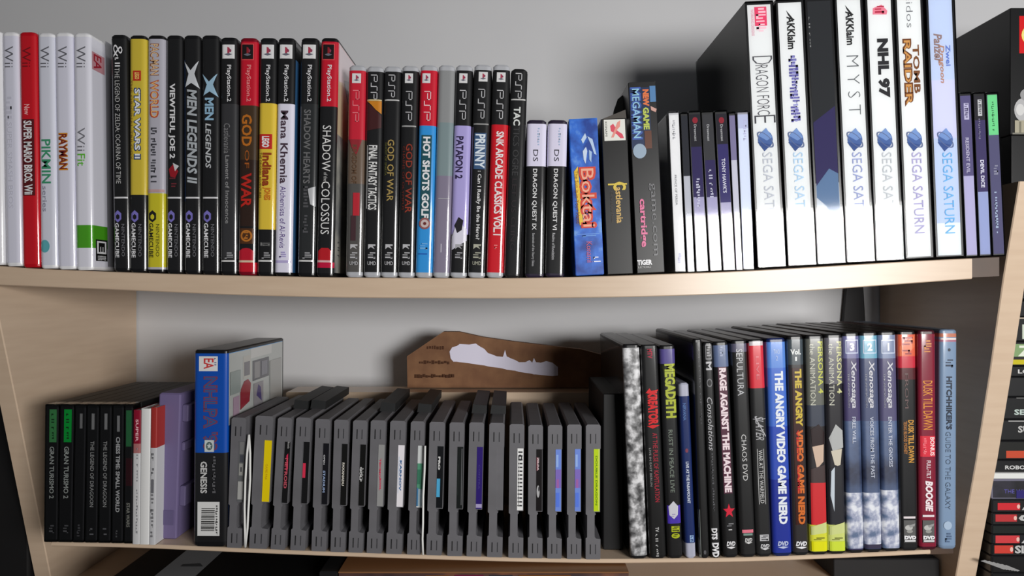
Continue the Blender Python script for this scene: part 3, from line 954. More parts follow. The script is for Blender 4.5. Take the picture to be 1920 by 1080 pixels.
def tall(i, label, marks, base=(228, 230, 231), bands=(), Y=0.0, seg=None, **kw):
    xt = [1396, 1454, 1509, 1565, 1622.5, 1678, 1737][i]; xb = [1421, 1478, 1533, 1588, 1643, 1699, 1756][i]
    yt = [1, -3, -6, -9, -12, -14, -16][i]
    def g(f):
        if marks: marks(f)
        if seg: planet(f); sega(f, seg)
    c = (xt + (xb - xt) * (yt - 1) / 500.0, 0, xb, 0)
    x0 = c[0]
    return jewel_case((x0, x0 + 54.5, xb, xb + 54.5), yt, label, TGRP, base, bands, g, D=0.140, tray=(22, 22, 24), card=(0.085, 0.90), Y=Y, name='game_case', cat='game case', **kw)
def m_(f):
    f.rect(0.30, 0.82, 12, 48, (226, 70, 110)); f.strokes(14, 62, 0.36, 0.78, (246, 200, 212), 5, 6); f.text('WORKING DESIGNS', 16, 66, 0.14, 0.26, (220, 130, 160), 0)
    f.text('D', 105, 121, 0.12, 0.96, (70, 70, 76), -0.02); f.text('RAGON FORC', 122, 216, 0.22, 0.76, (84, 84, 90), -0.012); f.text('E', 217, 232, 0.08, 0.98, (70, 70, 76), -0.02)
tall(0, 'tall white-spined case with a pink square at its top, first of the tall row', m_, seg=(190, 194, 204))
def acc(f, y0=18, y1=92):
    f.poly([(0.34, y0), (0.62, y0 + 16), (0.62, y0 + 24), (0.40, y0 + 8)], (36, 36, 38)); f.text('AKKlaim', y0 + 12, y1, 0.34, 0.68, (34, 34, 36), 0.035)
def m_(f):
    acc(f)
    f.strokes(104, 232, 0.34, 0.74, (96, 92, 160), 12, 6, 0.7, 0.05); f.strokes(106, 230, 0.46, 0.66, (150, 150, 206), 13, 6, 0.5)
tall(1, 'tall white-spined case with a black wedge-and-name mark and a jagged violet title', m_, seg=(176, 206, 232))
def m_(f):
    f.poly([(0.02, 230), (0.98, 200), (0.98, 330), (0.6, 320), (0.02, 350)], (52, 46, 92)); f.poly([(0.02, 350), (0.6, 318), (0.98, 328), (0.98, 402), (0.75, 420), (0.4, 388), (0.02, 372)], (96, 124, 160))
    f.strokes(30, 90, 0.02, 0.08, (150, 150, 150), 4, 6)
tall(2, 'tall dark case with purple and blue artwork instead of a white spine', m_, (40, 42, 46), [(345, 520, (206, 212, 220))])  # pale lower band is glare painted onto the dark spine
def m_(f):
    acc(f, 8, 84)
    f.text('M Y S T', 104, 216, 0.30, 0.82, (96, 100, 104), -0.022)
tall(3, 'tall white-spined case with four thin widely spaced capitals', m_, seg=(150, 160, 204))
def m_(f):
    f.poly([(0.22, 14), (0.6, 8), (0.84, 20), (0.8, 27), (0.2, 26)], (226, 130, 150)); f.strokes(10, 26, 0.3, 0.7, (176, 40, 70), 3, 5)
    f.text('NHL 97', 72, 184, 0.32, 0.82, (40, 40, 44), 0.06)
tall(4, 'tall white-spined case with bold black capitals and a two-figure number', m_, seg=(190, 194, 200))
def m_(f):
    f.text('eidos', -12, 51, 0.38, 0.66, (110, 112, 118), -0.012)
    f.text('TOMB', 84, 176, 0.58, 0.86, (120, 74, 40), 0.03); f.text('RAIDER', 72, 200, 0.16, 0.54, (110, 64, 34), 0.07); f.text('RAIDER', 75, 197, 0.22, 0.48, (206, 150, 84), 0.01)
tall(5, 'tall white-spined case with a brown and gold stone-like title', m_, seg=(170, 164, 206))
def m_(f):
    f.text('Panzer', 62, 118, 0.16, 0.52, (146, 120, 116), 0.03, 0.2); f.text('Dragoon', 84, 156, 0.34, 0.60, (180, 130, 104), 0.02, 0.2); f.text('Zwei', 84, 124, 0.66, 0.86, (96, 120, 196), 0.02)
tall(6, 'tall case with a pale blue spine card, last of the tall row', m_, (190, 204, 232), [(150, 260, (204, 206, 236)), (420, 520, (226, 232, 240))], seg=(110, 176, 222))  # paler foot band has the glare put into its colour

# ------------------------------------------------------------------ disc cases at the right end
RGRP = 'disc cases at the right end of the upper shelf'
def fwd(c, label, base, bands, marks):  # lighter lower bands here imitate glare on the spines
    return jewel_case(c, 172, label, RGRP, base, bands, marks, D=0.138, Y=0.0, top=UP_TOP, card=(0.08, 0.94))
def m_(f):
    f.rect(0.3, 0.78, 193, 224, (190, 186, 214)); f.strokes(194, 223, 0.36, 0.7, (90, 84, 120), 3, 4); f.text('RESIDENT EVIL', 258, 325, 0.32, 0.66, (196, 192, 214), 0.01)
fwd((1800, 1822, 1812.5, 1836), 'purple-grey disc case touching the pale blue tall case', (88, 82, 124), [(330, 500, (176, 172, 206))], m_)
def m_(f):
    f.rect(0.32, 0.72, 186, 217, (196, 196, 200)); f.strokes(187, 216, 0.4, 0.66, (90, 90, 96), 3, 4); f.strokes(222, 262, 0.3, 0.5, (130, 126, 150), 5, 4); f.text('DEVIL DICE', 300, 352, 0.34, 0.70, (226, 226, 240), 0.03)
fwd((1826, 1848, 1838, 1861), 'dark purple disc case with a small pale tab, middle of three at the right end', (64, 56, 100), [(150, 225, (40, 38, 46)), (360, 500, (150, 160, 200))], m_)
def m_(f):
    f.rect(0.04, 0.98, 177, 253, (112, 204, 140)); f.strokes(190, 246, 0.4, 0.64, (60, 120, 80), 5, 4); f.strokes(310, 330, 0.35, 0.75, (140, 140, 160), 3, 5); f.strokes(360, 440, 0.3, 0.55, (170, 186, 210), 9, 5)
fwd((1850, 1872, 1863, 1887), 'purple disc case with a green label at its top, beside the right side panel', (84, 82, 116), (), m_)

# ================================================================== LOWER SHELF
def recess(y):                    # row of a base standing further back than the shelf edge
    return lambda x: LO_TOP(x) + (540 - LO_TOP(x)) * 0 + y

# ------------------------------------------------------------------ disc cases at the left end
LGRP = 'black disc cases at the left end of the lower shelf'
PSB = (30, 30, 33)
def tabc(f, c, y0=768, y1=830, u0=0.24, u1=0.84):
    f.rect(u0, u1, y0, y1, c)
def lj(c, label, base, marks, bands=(), ytop=758):
    return jewel_case(c, ytop, label, LGRP, base, bands, marks, D=0.125, top=LO_TOP, tray=(16, 16, 18), card=(0.06, 0.96), clear=False)
def gt(col):
    def g(f):
        tabc(f, col); f.strokes(776, 824, 0.4, 0.64, (30, 80, 46), 4, 5)
        f.text('GRAN TURISMO 2', 838, 936, 0.28, 0.66, (232, 238, 234), 0.02); f.strokes(986, 1002, 0.3, 0.7, (130, 130, 134), 3, 5)
    return g
lj((84, 110, 82, 107), 'black disc case with a dull green tab, against the left end', PSB, gt((92, 186, 112)))
lj((111, 139, 108, 134), 'black disc case with a vivid green tab, second from the left end', PSB, gt((0, 214, 84)))
def m_(f):
    f.rect(0.4, 0.66, 776, 804, (170, 170, 172)); f.strokes(985, 1008, 0.3, 0.6, (110, 110, 116), 5, 5)
lj((140, 161, 135, 157), 'black disc case with only a small pale tab, right of the green-tabbed pair', PSB, m_)
def lod(seed):
    def g(f):
        f.rect(0.36, 0.62, 776, 806, (176, 176, 178)); f.text('THE LEGEND OF DRAGOON', 828, 952, 0.28, 0.62, (216, 216, 216), 0.01); f.strokes(992, 1008, 0.3, 0.66, (150, 150, 156), seed, 5)
    return g
lj((162, 185, 158, 182), 'black disc case with fine grey serif lettering, left one of two alike', PSB, lod(4))
lj((186, 209, 183, 207), 'black disc case with fine grey serif lettering, right one of two alike', PSB, lod(9))
def m_(f):
    f.rect(0.36, 0.62, 780, 810, (176, 176, 178)); f.text('CHESS TIME: SMALL WORLD', 820, 962, 0.26, 0.66, (240, 240, 242), 0.035); f.strokes(996, 1010, 0.3, 0.5, (120, 120, 124), 6, 5)
lj((210, 232, 208, 230), 'black disc case with bold white lettering, left of the narrow dark green tab', PSB, m_)
def m_(f):
    tabc(f, (60, 140, 88), 770, 838, 0.1, 0.8); f.rect(0.1, 0.9, 860, 912, (70, 24, 34)); f.text('STAR WARS', 944, 990, 0.2, 0.64, (190, 190, 180), 0.03)
lj((233, 249, 231, 248), 'narrow black disc case with a dark green tab, beside the white booklets', PSB, m_)
BGRP = 'white booklets between the black disc cases and the mauve cartridge'
def bk(c, ytop, label, base, bands, marks):
    sp = Spot(c, ytop, LO_TOP)
    t = empty('booklet', sp.loc, sp.a); tag(t, label, 'booklet', BGRP)
    m = MB(); W, H = sp.W, sp.H
    m.box(-W / 2 + 0.0004, W / 2 - 0.0004, 0.0012, 0.118, 0.0006, H - 0.0006, mat((206, 204, 200), 'paper'))
    m.build('page_block', t)
    m = MB()
    full, y = [], sp.ytop - 5
    for (a, b, col) in bands:
        if a > y: full.append((y, a, base))
        full.append((a, b, col)); y = b
    full.append((y, sp.ybot + 5, base))
    wrap(m, sp, W, 0.120, 0.0006, 0, H, full, 'card', 2)
    if marks: marks(front_face(m, sp, W, 0.0006, 'card', -0.00025))
    m.build('cover', t)
    return t
def m_(f):
    f.text('SUPER', 786, 828, 0.36, 0.76, (236, 190, 196), 0.02); f.strokes(840, 1005, 0.5, 0.72, (150, 150, 156), 4, 6)
bk((250, 264, 249, 261), 769, 'white booklet with a dark red top and small capitals, left of the plain white one', (206, 206, 208), [(760, 832, (136, 18, 44)), (832, 850, (170, 110, 110))], m_)
bk((265, 282, 262, 279), 766, 'plain white booklet without lettering between two red-topped ones', (226, 226, 226), (), None)
def m_(f):
    f.strokes(850, 1010, 0.2, 0.7, (120, 120, 124), 7, 7); f.rect(0.2, 0.7, 900, 925, (110, 110, 116))
bk((283, 295, 280, 290), 764, 'thin white booklet with a brick red top, touching the mauve cartridge', (196, 196, 200), [(760, 840, (160, 50, 46))], m_)

# mauve cartridge, set back from the edge
MAUVE = (112, 100, 140)
sp = Spot((297, 336, 286, 330), 738, lambda x: 1007, 0.012)
t = empty('game_cartridge', (PX(310, 0.012), 0.012, PZ(LO_TOP(310)) + 0.0004), sp.a)
tag(t, 'mauve plastic cartridge with stepped clips on its right edge, left of the blue game box', 'cartridge')
W, H = sp.W, PZ(738, 0.012) - PZ(LO_TOP(310))
m = MB()
m.box(-W / 2, W / 2, 0, 0.10, 0, H, mat(MAUVE, 'matte'), 0.0012)
m.build('body', t)
for (a, b, xo) in ((0.80, 0.92, 0.0052), (0.22, 0.36, 0.0050), (0.60, 0.66, 0.003)):
    m = MB(); m.box(W / 2 - 0.0001, W / 2 + xo, 0.003, 0.09, H * a, H * b, mat((104, 94, 130), 'matte'), 0.0008); m.build('clip', t)
m = MB(); m.box(-W / 2 + 0.002, W / 2 - 0.003, -0.0006, 0.0004, H * 0.10, H * 0.20, mat((98, 88, 126), 'matte'), 0.0001); m.build('grip_ridge', t)

# blue game box
def m_(f):
    f.rect(0.16, 0.72, 668, 696, (226, 226, 226)); f.text('EA', 672, 692, 0.30, 0.60, (206, 60, 60), 0.02); f.strokes(671, 693, 0.62, 0.68, (110, 110, 150), 4, 4)
    f.text("NHLPA '93", 706, 846, 0.28, 0.74, (120, 60, 90), 0.05); f.text("NHLPA '93", 708, 844, 0.34, 0.68, (40, 90, 150), 0.0)
    f.rect(0.34, 0.62, 826, 848, (206, 214, 214)); f.disc(0.48, 837, 0.1, 8, (90, 110, 110)); f.star(0.48, 837, 0.08, 6, (206, 214, 214))
    f.text('GENESIS', 866, 926, 0.22, 0.42, (206, 206, 206), 0.03); f.strokes(856, 930, 0.58, 0.68, (100, 100, 104), 5, 6)
    f.rect(0.14, 0.80, 942, 1006, (226, 226, 226))
    for k in range(13):
        y = 954 + k * 3.4
        f.rect(0.26, 0.66, y, y + (1.2, 2.2, 1.6)[k % 3], (40, 40, 40))
    f.strokes(948, 1002, 0.70, 0.76, (90, 90, 90), 5, 5)
def s_(f):
    f.rect(0.046, 0.095, 664, 684, (206, 206, 204)); f.rect(0.030, 0.046, 676, 722, (190, 188, 182)); f.rect(0.032, 0.044, 688, 716, (120, 118, 124))
    f.rect(0.050, 0.088, 690, 732, (84, 84, 92)); f.rect(0.054, 0.066, 694, 728, (140, 138, 140)); f.rect(0.070, 0.084, 696, 726, (120, 120, 130))
    f.poly([(0.024, 742), (0.032, 726), (0.040, 724), (0.046, 734), (0.043, 770), (0.024, 780)], (150, 36, 52))
    f.rect(0.010, 0.022, 750, 790, (176, 150, 170)); f.rect(0.052, 0.074, 738, 790, (150, 146, 152)); f.poly([(0.058, 764), (0.062, 742), (0.068, 750), (0.07, 780)], (76, 66, 120))
    f.rect(0.09, 0.12, 700, 790, (166, 166, 164)); f.rect(0.004, 0.024, 700, 744, (150, 160, 158))
game_case((365, 425, 360, 427), 656, 'tall blue and black game case with a barcode at its foot, right cover showing', 'game case', None, BLK, (0, 76, 176), [(850, 1040, (24, 24, 27))], m_,
          [(650, 664, (90, 160, 220)), (664, 800, (186, 190, 188)), (800, 1040, (20, 60, 120))], s_, D=0.128, top=LO_TOP, zi=(0.004, 0.003))

# ------------------------------------------------------------------ grey cartridges
NGRP = 'grey cartridges in a row on the lower shelf'
def cart(c, ytop, label, lab=None, marks=None, sleeve=False, rot=1, recess_label=True, mark='grey', shade=None):
    """end of a grey cartridge: full width at top and bottom, waisted lower down, label window on its right half"""
    sp = Spot(c, ytop, LO_TOP, 0.0, 0.88)
    t = empty('game_cartridge', sp.loc, sp.a); tag(t, label, 'cartridge', NGRP)
    W, H = sp.W, sp.H
    pl = mat((92, 91, 95), 'matte')
    z = lambda q: H * (1 - q)
    q0, q1, q2, q3 = 0.18, 0.64, 0.665, 0.845       # label top, label bottom, waist top, waist bottom
    lx, wx = W * 0.02, W * 0.10
    h = W / 2
    m = MB()
    m.slab([(-h + .0006, 0), (h - .0006, 0), (h, .0008), (h, z(q3) - .0006), (wx + .001, z(q3)), (wx, z(q3) + .0012), (wx, z(q2) - .0012), (lx + .002, z(q2)), (lx, z(q1)), (lx, z(q0)), (h, z(q0)), (h, H - .0014), (h - .0014, H), (-h + .0014, H), (-h, H - .0014), (-h, z(q2)), (-h + .0012, z(q2) - .001), (-h + .0012, z(q3) + .001), (-h, z(q3)), (-h, .0008)], 0, 0.100, CARTG)
    m.box(lx - .0002, h - .0002, 0.0016, 0.0995, z(q1) - .0016, z(q0) + .0002, CARTG)
    m.build('body', t)
    for zz in (0.925, 0.105):
        m = MB()
        m.box(-h * 0.42, -h * 0.30, -0.0003, 0.0004, z(zz) - 0.004, z(zz) + 0.004, mat((30, 30, 32), 'matte'))
        m.box(h * 0.30, h * 0.40, -0.0003, 0.0004, z(zz) - 0.004, z(zz) + 0.004, mat((60, 60, 64) if mark == 'grey' else (14, 14, 14), 'matte'))
        m.build('slot_mark', t)
    if lab is not None:
        m = MB()
        a, b, yy = lx + .0004, h - .0006, 0.0014
        m.face([(a, yy, z(q1) - .001), (b, yy, z(q1) - .001), (b, yy, z(q0) - .0006), (a, yy, z(q0) - .0006)], mat(lab, 'card'))
        m.face([(b, yy, z(q1) - .001), (b, 0.030, z(q1) - .001), (b, 0.030, z(q0) - .0006), (b, yy, z(q0) - .0006)], mat(lab, 'card'))
        if marks:
            def fn(u, v, off): return (a + (b - a) * u, yy - off * 0.7, z(q0 + (q1 - q0) * v))
            marks(Face(m, fn, 'card'))
        m.build('end_label', t)
    if sleeve:
        m = MB()
        r = [(-h - .0002, 0.040), (h + .0002, 0.040), (h + .0002, 0.118), (-h - .0002, 0.118)]
        x0, x1 = -h - .0006, h + .0006
        m.slab([(x0, H - 0.0002), (x1, H - 0.0002), (x1, H + 0.0070), (x0 + 0.001, H + 0.0078)], 0.038, 0.118, mat((34, 35, 36), 'matte'))
        m.build('dust_sleeve', t)['label'] = 'black dust sleeve'
    return t
def bar(u0, u1, v0, v1, c):
    return lambda f: f.rect(u0, u1, v0, v1, c)
def m1(f):
    f.rect(0.1, 0.9, 0.02, 0.22, (120, 120, 120)); f.rect(0.2, 0.8, 0.24, 0.36, (70, 72, 80)); f.rect(0.1, 0.8, 0.38, 0.58, (150, 150, 146)); f.rect(0.3, 0.6, 0.44, 0.52, (80, 80, 84)); f.rect(0.0, 0.9, 0.68, 0.98, (170, 170, 168))
def m2(f): f.text('GAME PAK', 0.4, 0.66, 0.3, 0.6, (190, 140, 20), 0.0)
def m3(f):
    f.text('Nintendo', 0.0, 0.12, 0.5, 0.9, (190, 190, 190), 0.0); f.poly([(0.4, 0.24), (0.7, 0.2), (0.8, 0.45), (0.5, 0.5)], (206, 40, 80)); f.text('METROID', 0.28, 0.78, 0.2, 0.76, (196, 84, 100), 0.03)
def m4(f): f.rect(0.02, 0.5, 0.36, 0.60, (214, 50, 80))
def m5(f): f.text('OPEN', 0.20, 0.36, 0.1, 0.36, (210, 210, 214), 0.02); f.text('STADIUM', 0.46, 0.82, 0.1, 0.5, (150, 170, 206), 0.03)
def m6(f): f.text('FAXANADU', 0.32, 0.70, 0.15, 0.55, (214, 210, 200), 0.04)
def m7(f): f.text('GOLF', 0.38, 0.62, 0.05, 0.45, (206, 206, 206), 0.06); f.strokes(0.4, 0.6, 0.5, 0.7, (150, 150, 150), 2, 0.05)
def m8(f): f.text('TECMO', 0.24, 0.56, 0.2, 0.5, (206, 60, 90), 0.05); f.text('BOWL', 0.56, 0.76, 0.3, 0.6, (206, 60, 90), 0.05)
def m9(f): f.text('KARNOV', 0.26, 0.76, 0.3, 0.66, (70, 110, 160), 0.05); f.rect(0.15, 0.2, 0.2, 0.8, (150, 190, 220))
def m10(f):
    f.rect(0, 1, 0.30, 0.72, (84, 150, 120)); f.rect(0, 0.6, 0.40, 0.64, (60, 120, 96)); f.rect(0, 1, 0.72, 1, (170, 190, 200)); f.rect(0, 0.3, 0.7, 1.0, (70, 120, 160))
def m11(f): f.text('PRO', 0.18, 0.40, 0.15, 0.5, (216, 216, 216), 0.06); f.rect(0.0, 0.55, 0.54, 0.84, (80, 170, 214))
def m12(f): f.rect(0.72, 0.84, 0.04, 0.96, (110, 110, 114)); f.rect(0.1, 0.2, 0.3, 0.8, (40, 46, 44))
def m13(f): f.rect(0.0, 1.0, 0.94, 1.0, (170, 160, 200)); f.text('CONTRA', 0.3, 0.7, 0.3, 0.6, (70, 60, 130), 0.02)
def m15(f):
    for k in range(15): f.rect(0.14, 0.86, 0.06 + k * 0.062, 0.085 + k * 0.062, (50, 50, 54))
    f.rect(0.28, 0.36, 0.2, 0.95, (206, 206, 206)); f.ring(0.5, 0.16, 0.3, 0.05, 0.4, (50, 50, 54))
def m16(f): f.text('ZELDA', 0.14, 0.36, 0.15, 0.46, (224, 200, 206), 0.04); f.rect(0.1, 0.15, 0.14, 0.36, (190, 60, 80)); f.disc(0.34, 0.70, 0.26, 0.10, (176, 176, 178)); f.disc(0.46, 0.66, 0.12, 0.04, (70, 70, 74))
def m17(f): f.rect(0, 1, 0.34, 0.64, (128, 108, 190)); f.rect(0.1, 0.5, 0.1, 0.3, (150, 180, 236)); f.rect(0.2, 0.6, 0.5, 0.64, (160, 100, 170)); f.rect(0.1, 0.7, 0.72, 0.95, (90, 124, 226))
def m19(f): f.text('DOUBLE DRAGON', 0.12, 0.92, 0.3, 0.6, (90, 130, 10), 0.03); f.rect(0.82, 0.9, 0.0, 1.0, (240, 246, 150))
BLU = (112, 140, 220)
carts = [
 ((431, 465, 425, 453), 783, 'grey cartridge with a grey picture label, touching the blue game case', (96, 98, 100), m1, False),
 ((475, 517, 467, 500), 780, 'grey cartridge with a plain yellow label strip', (232, 206, 10), m2, False),
 ((518, 551, 507, 534), 783, 'grey cartridge with a black label and red-pink lettering', (20, 20, 22), m3, True),
 ((553, 586, 543, 573), 783, 'grey cartridge whose black label shows only a pink square', (20, 20, 22), m4, True),
 ((590, 621, 582, 613), 786, 'grey cartridge with white over pale blue lettering on black', (20, 20, 26), m5, False),
 ((625, 656, 618, 648), 787, 'grey cartridge with small cream capitals on a black label', (18, 18, 18), m6, False),
 ((659, 692, 653, 680), 788, 'grey cartridge with a stubby white mark on a black label', (16, 16, 16), m7, False),
 ((693, 726, 686, 717), 788, 'grey cartridge with a grey label lettered in red', (150, 150, 150), m8, True),
 ((730, 763, 722, 755), 789, 'grey cartridge with a white label lettered in pale blue', (236, 232, 238), m9, False),
 ((768, 799, 762, 790), 790, 'grey cartridge with a white and sea-green label', (206, 210, 210), m10, True),
 ((803, 837, 798, 829), 791, 'grey cartridge with a white word above a light blue square', (16, 18, 22), m11, False),
 ((840, 874, 838, 867), 792, 'grey cartridge with a narrow near-black label and one pale line', (22, 26, 26), m12, False),
 ((877, 911, 874, 903), 792, 'grey cartridge with a deep violet label', (44, 26, 110), m13, True),
 ((915, 949, 912, 943), 793, 'grey cartridge with no label on its end', None, None, True),
 ((954, 985, 951, 983), 795, 'grey cartridge with a white label crossed by black bars', (236, 236, 236), m15, False),
 ((989, 1020, 988, 1019), 797, 'grey cartridge with a pink-edged word above a grey blob on black', (18, 14, 16), m16, False),
 ((1026, 1056, 1024, 1055), 797, 'grey cartridge with a blue and violet label, left one of two alike', BLU, m17, False),
 ((1062, 1092, 1061, 1092), 796, 'grey cartridge with a blue and violet label, right one of two alike', BLU, m17, False),
 ((1097, 1128, 1096, 1128), 796, 'grey cartridge with a yellow-green label, right end of its row', (186, 214, 20), m19, False),
]
for (c, yt, lab, col, mk, sl) in carts:
    cart(c, yt, lab, col, mk, sl)

# white cords hanging down the fronts of the cartridges
def cord(paths, label, r=0.0009):
    m = MB()
    for p in paths:
        m.tube([(PX(x, yy), yy, PZ(y, yy)) for (x, y, yy) in p], r, mat((226, 226, 224), 'paper'), 7)
    tag(m.build('cord'), label, 'cord', 'white cords hanging in front of the grey cartridges')
cord([[(467, 815, -0.0015), (463, 850, -0.002), (460, 900, -0.002), (458.5, 950, -0.002), (459, 990, -0.002), (460, 1026, -0.0022)],
      [(467, 815, -0.0015), (469, 850, -0.002), (469, 900, -0.002), (466, 950, -0.002), (464, 990, -0.002), (460, 1026, -0.0022)]], 'doubled white cord hanging in front of the picture-labelled grey cartridge')
cord([[(797, 836, -0.0015), (796, 880, -0.002), (793.5, 930, -0.002), (793, 980, -0.002), (792, 1010, -0.002), (793, 1040, -0.0022)]], 'single white cord hanging in front of the sea-green labelled cartridge')

# black box between cartridges and films
m = MB()
x0, x1 = PX(1131, 0.018), PX(1168, 0.018)
m.box(x0, x1, 0.018, 0.120, PZ(LO_TOP(1150)) + 0.0005, PZ(738, 0.018), mat((15, 15, 17), 'matte'), 0.0008)
tag(m.build('game_box'), 'plain black box set back between the grey cartridges and the film cases', 'game box')

# wooden riser and torn cardboard behind the cartridges
m = MB()
RX0, RX1, RZ = PX(537, 0.13), PX(1165, 0.13), PZ(729, 0.15)
m.box(RX0, RX1, 0.128, 0.166, max(PZ(LO_TOP(960 + RX0 / S)), PZ(LO_TOP(960 + RX1 / S))) + 0.0003, RZ, WOOD, 0.0008)
riser = m.build('wooden_riser')
tag(riser, 'pale wooden riser block on the shelf behind the grey cartridges', 'riser')
YC = 0.150
t = empty('cardboard_piece', (PX(940, YC), YC, RZ + 0.0002))
tag(t, 'torn brown cardboard piece with a white ripped patch, standing on the wooden riser', 'cardboard')
ox, oz = PX(940, YC), RZ + 0.0002
out = [(764, 727), (763, 668), (800, 643), (831, 622), (860, 622), (905, 632), (960, 640), (1020, 647), (1090, 655), (1140, 668), (1150, 727)]
P = lambda pts, dz=0: [(PX(x, YC) - ox, max(0.0, PZ(y, YC) - oz)) for x, y in pts]
m = MB(); m.slab(P(out), 0.0, 0.010, KRAFT)
ft = Face(m, lambda x, y, off: (PX(x, YC) - ox, -off, PZ(y, YC) - oz), 'paper')
for i, (a, b, y) in enumerate(((800, 830, 652), (786, 842, 679), (778, 848, 705))):
    rnd = random.Random(i + 3)
    x = a
    while x < b:
        wd = rnd.uniform(2.5, 5)
        ft.rect(x, x + wd, y - rnd.uniform(1, 4), y + rnd.uniform(1.5, 4), (74, 44, 26)); x += wd + 1.4
m.build('sheet', t)
m = MB()
ft = Face(m, lambda x, y, off: (PX(x, YC) - ox, -0.0002 - off, PZ(y, YC) - oz), 'paper')
up = [(843, 659), (848, 651), (856, 649), (862, 645), (880, 646), (892, 644), (899, 649), (908, 654), (915, 662), (924, 665), (931, 668), (943, 669), (947, 656), (950, 668), (958, 672), (966, 675), (973, 679), (985, 679), (993, 675), (998, 680), (1001, 671), (1005, 679), (1014, 680), (1024, 677), (1036, 680), (1046, 688)]
lo = [(845, 672), (850, 678), (856, 678), (862, 679), (880, 681), (892, 683), (899, 684), (908, 685), (915, 687), (924, 688), (931, 689), (943, 691), (947, 692), (950, 693), (958, 694), (966, 695), (973, 697), (985, 699), (993, 700), (998, 701), (1001, 702), (1005, 702), (1014, 703), (1024, 704), (1036, 705), (1046, 704)]
n = len(up)
ft.put(up + lo, [(k, k + 1, n + k + 1, n + k) for k in range(n - 1)], (222, 218, 236))
m.build('torn_patch', t)['label'] = 'white torn paper patch'

# ------------------------------------------------------------------ film cases
DGRP = 'upright film cases at the right of the lower shelf'
def dvd(c, ytop, label, base=BLK, bands=(), marks=None, side=None, shell=BLK, Y=0.0, D=0.135, **kw):
    return game_case(c, ytop, label, 'film case', DGRP, shell, base, bands, marks, side, None, D, LO_TOP, Y, 0.0036, 0.0026, 'film_case', **kw)
def dv(f, y0=1016, y1=1029, c=(226, 226, 230), u0=0.22, u1=0.82):
    f.htext('DVD', y0, y0 + (y1 - y0) * 0.62, u0, u1, c, 0.05, 0.2); f.poly([(u0, y1 - 3), (0.52, y1 - 4.5), (u1, y1 - 3), (0.52, y1)], c)
dvd((1167, 1199, 1183, 1214), 645, 'silver film case with a crumpled metallic spine, left end of the film cases', FOIL, (), None, [(600, 1080, BLK)], left=(24, 24, 25))
def m_(f):
    f.text('MTV', 654, 672, 0.36, 0.66, (176, 24, 60), 0.03)
    f.text('KREATOR', 735, 797, 0.26, 0.86, (214, 30, 36), 0.06); f.poly([(0.16, 737), (0.4, 728), (0.5, 733), (0.92, 731), (0.9, 734), (0.6, 736)], (214, 30, 36)); f.poly([(0.16, 799), (0.5, 797), (0.94, 798), (0.5, 804)], (214, 30, 36))
    f.text('AT THE PULSE OF KAPITULATION', 812, 942, 0.46, 0.74, (176, 40, 60), 0.01); f.text('LIVE IN EAST BERLIN', 840, 912, 0.22, 0.34, (150, 150, 150), 0.0)
    f.text('TV', 989, 998, 0.4, 0.6, (206, 206, 206), 0.02); f.strokes(1002, 1046, 0.38, 0.54, (190, 190, 190), 4, 4)
dvd((1201, 1233, 1218, 1250), 646, 'black film case with a red spiky logo and red capitals', (20, 20, 21), (), m_)
def m_(f):
    f.poly([(0.0, 680), (0.3, 690), (0.98, 682), (0.98, 786), (0.6, 776), (0.3, 790), (0.4, 740), (0.2, 700)], (40, 44, 10))
    f.text('MEGADETH', 682, 784, 0.24, 0.96, (176, 186, 60), 0.05)
    f.text('RUST IN PEACE LIVE', 806, 924, 0.34, 0.62, (120, 130, 120), 0.01)
    f.rect(0.08, 0.96, 948, 982, (72, 50, 170)); f.poly([(0.16, 950), (0.5, 940), (0.8, 950), (0.76, 966), (0.5, 974), (0.2, 966)], (206, 206, 216)); f.strokes(964, 974, 0.3, 0.6, (160, 150, 190), 3, 4)
    f.rect(0.3, 0.84, 987, 998, (176, 186, 30)); f.strokes(988, 997, 0.36, 0.8, (60, 64, 20), 3, 3); f.disc(0.56, 1005, 0.28, 5, (170, 180, 30)); f.strokes(1002, 1008, 0.4, 0.7, (60, 64, 20), 3, 3)
dvd((1237, 1265, 1252, 1281), 647, 'black film case with yellow-green jagged lettering over a purple patch', BLK, [(640, 682, (84, 74, 140))], m_, Y=0.0)
def m_(f):
    f.text('NIRVANA', 756, 788, 0.3, 0.6, (90, 130, 190), 0.0); f.disc(0.5, 845, 0.14, 4, (130, 60, 80)); f.text('LIVE AT THE PARAMOUNT', 866, 944, 0.36, 0.64, (206, 214, 230), 0.03); f.rect(0.44, 0.80, 1004, 1017, (150, 180, 220)); f.strokes(1005, 1016, 0.5, 0.74, (40, 60, 120), 3, 3)
t = clear_case((1272, 1292, 1286, 1306), 718, 'short navy blue case with clear rounded ends among the taller film cases', 'film case', DGRP, (20, 40, 96), (), m_, top=LO_TOP, rim=(170, 172, 190), ends=(0.013, 0.011), D=0.12)
t.name = 'film_case'
def m_(f):
    f.rect(-0.02, 0.12, 956, 1046, (196, 206, 196)); f.text('HISTORY OF', 655, 760, 0.5, 0.7, (90, 90, 94), 0.0); f.strokes(768, 800, 0.5, 0.7, (60, 60, 64), 5, 6); f.disc(0.5, 1036, 0.14, 4, (90, 90, 94))
dvd((1299, 1316, 1313, 1331), 635, 'thin black film case with dim grey lettering and a pale lower left edge', (26, 26, 27), (), m_)
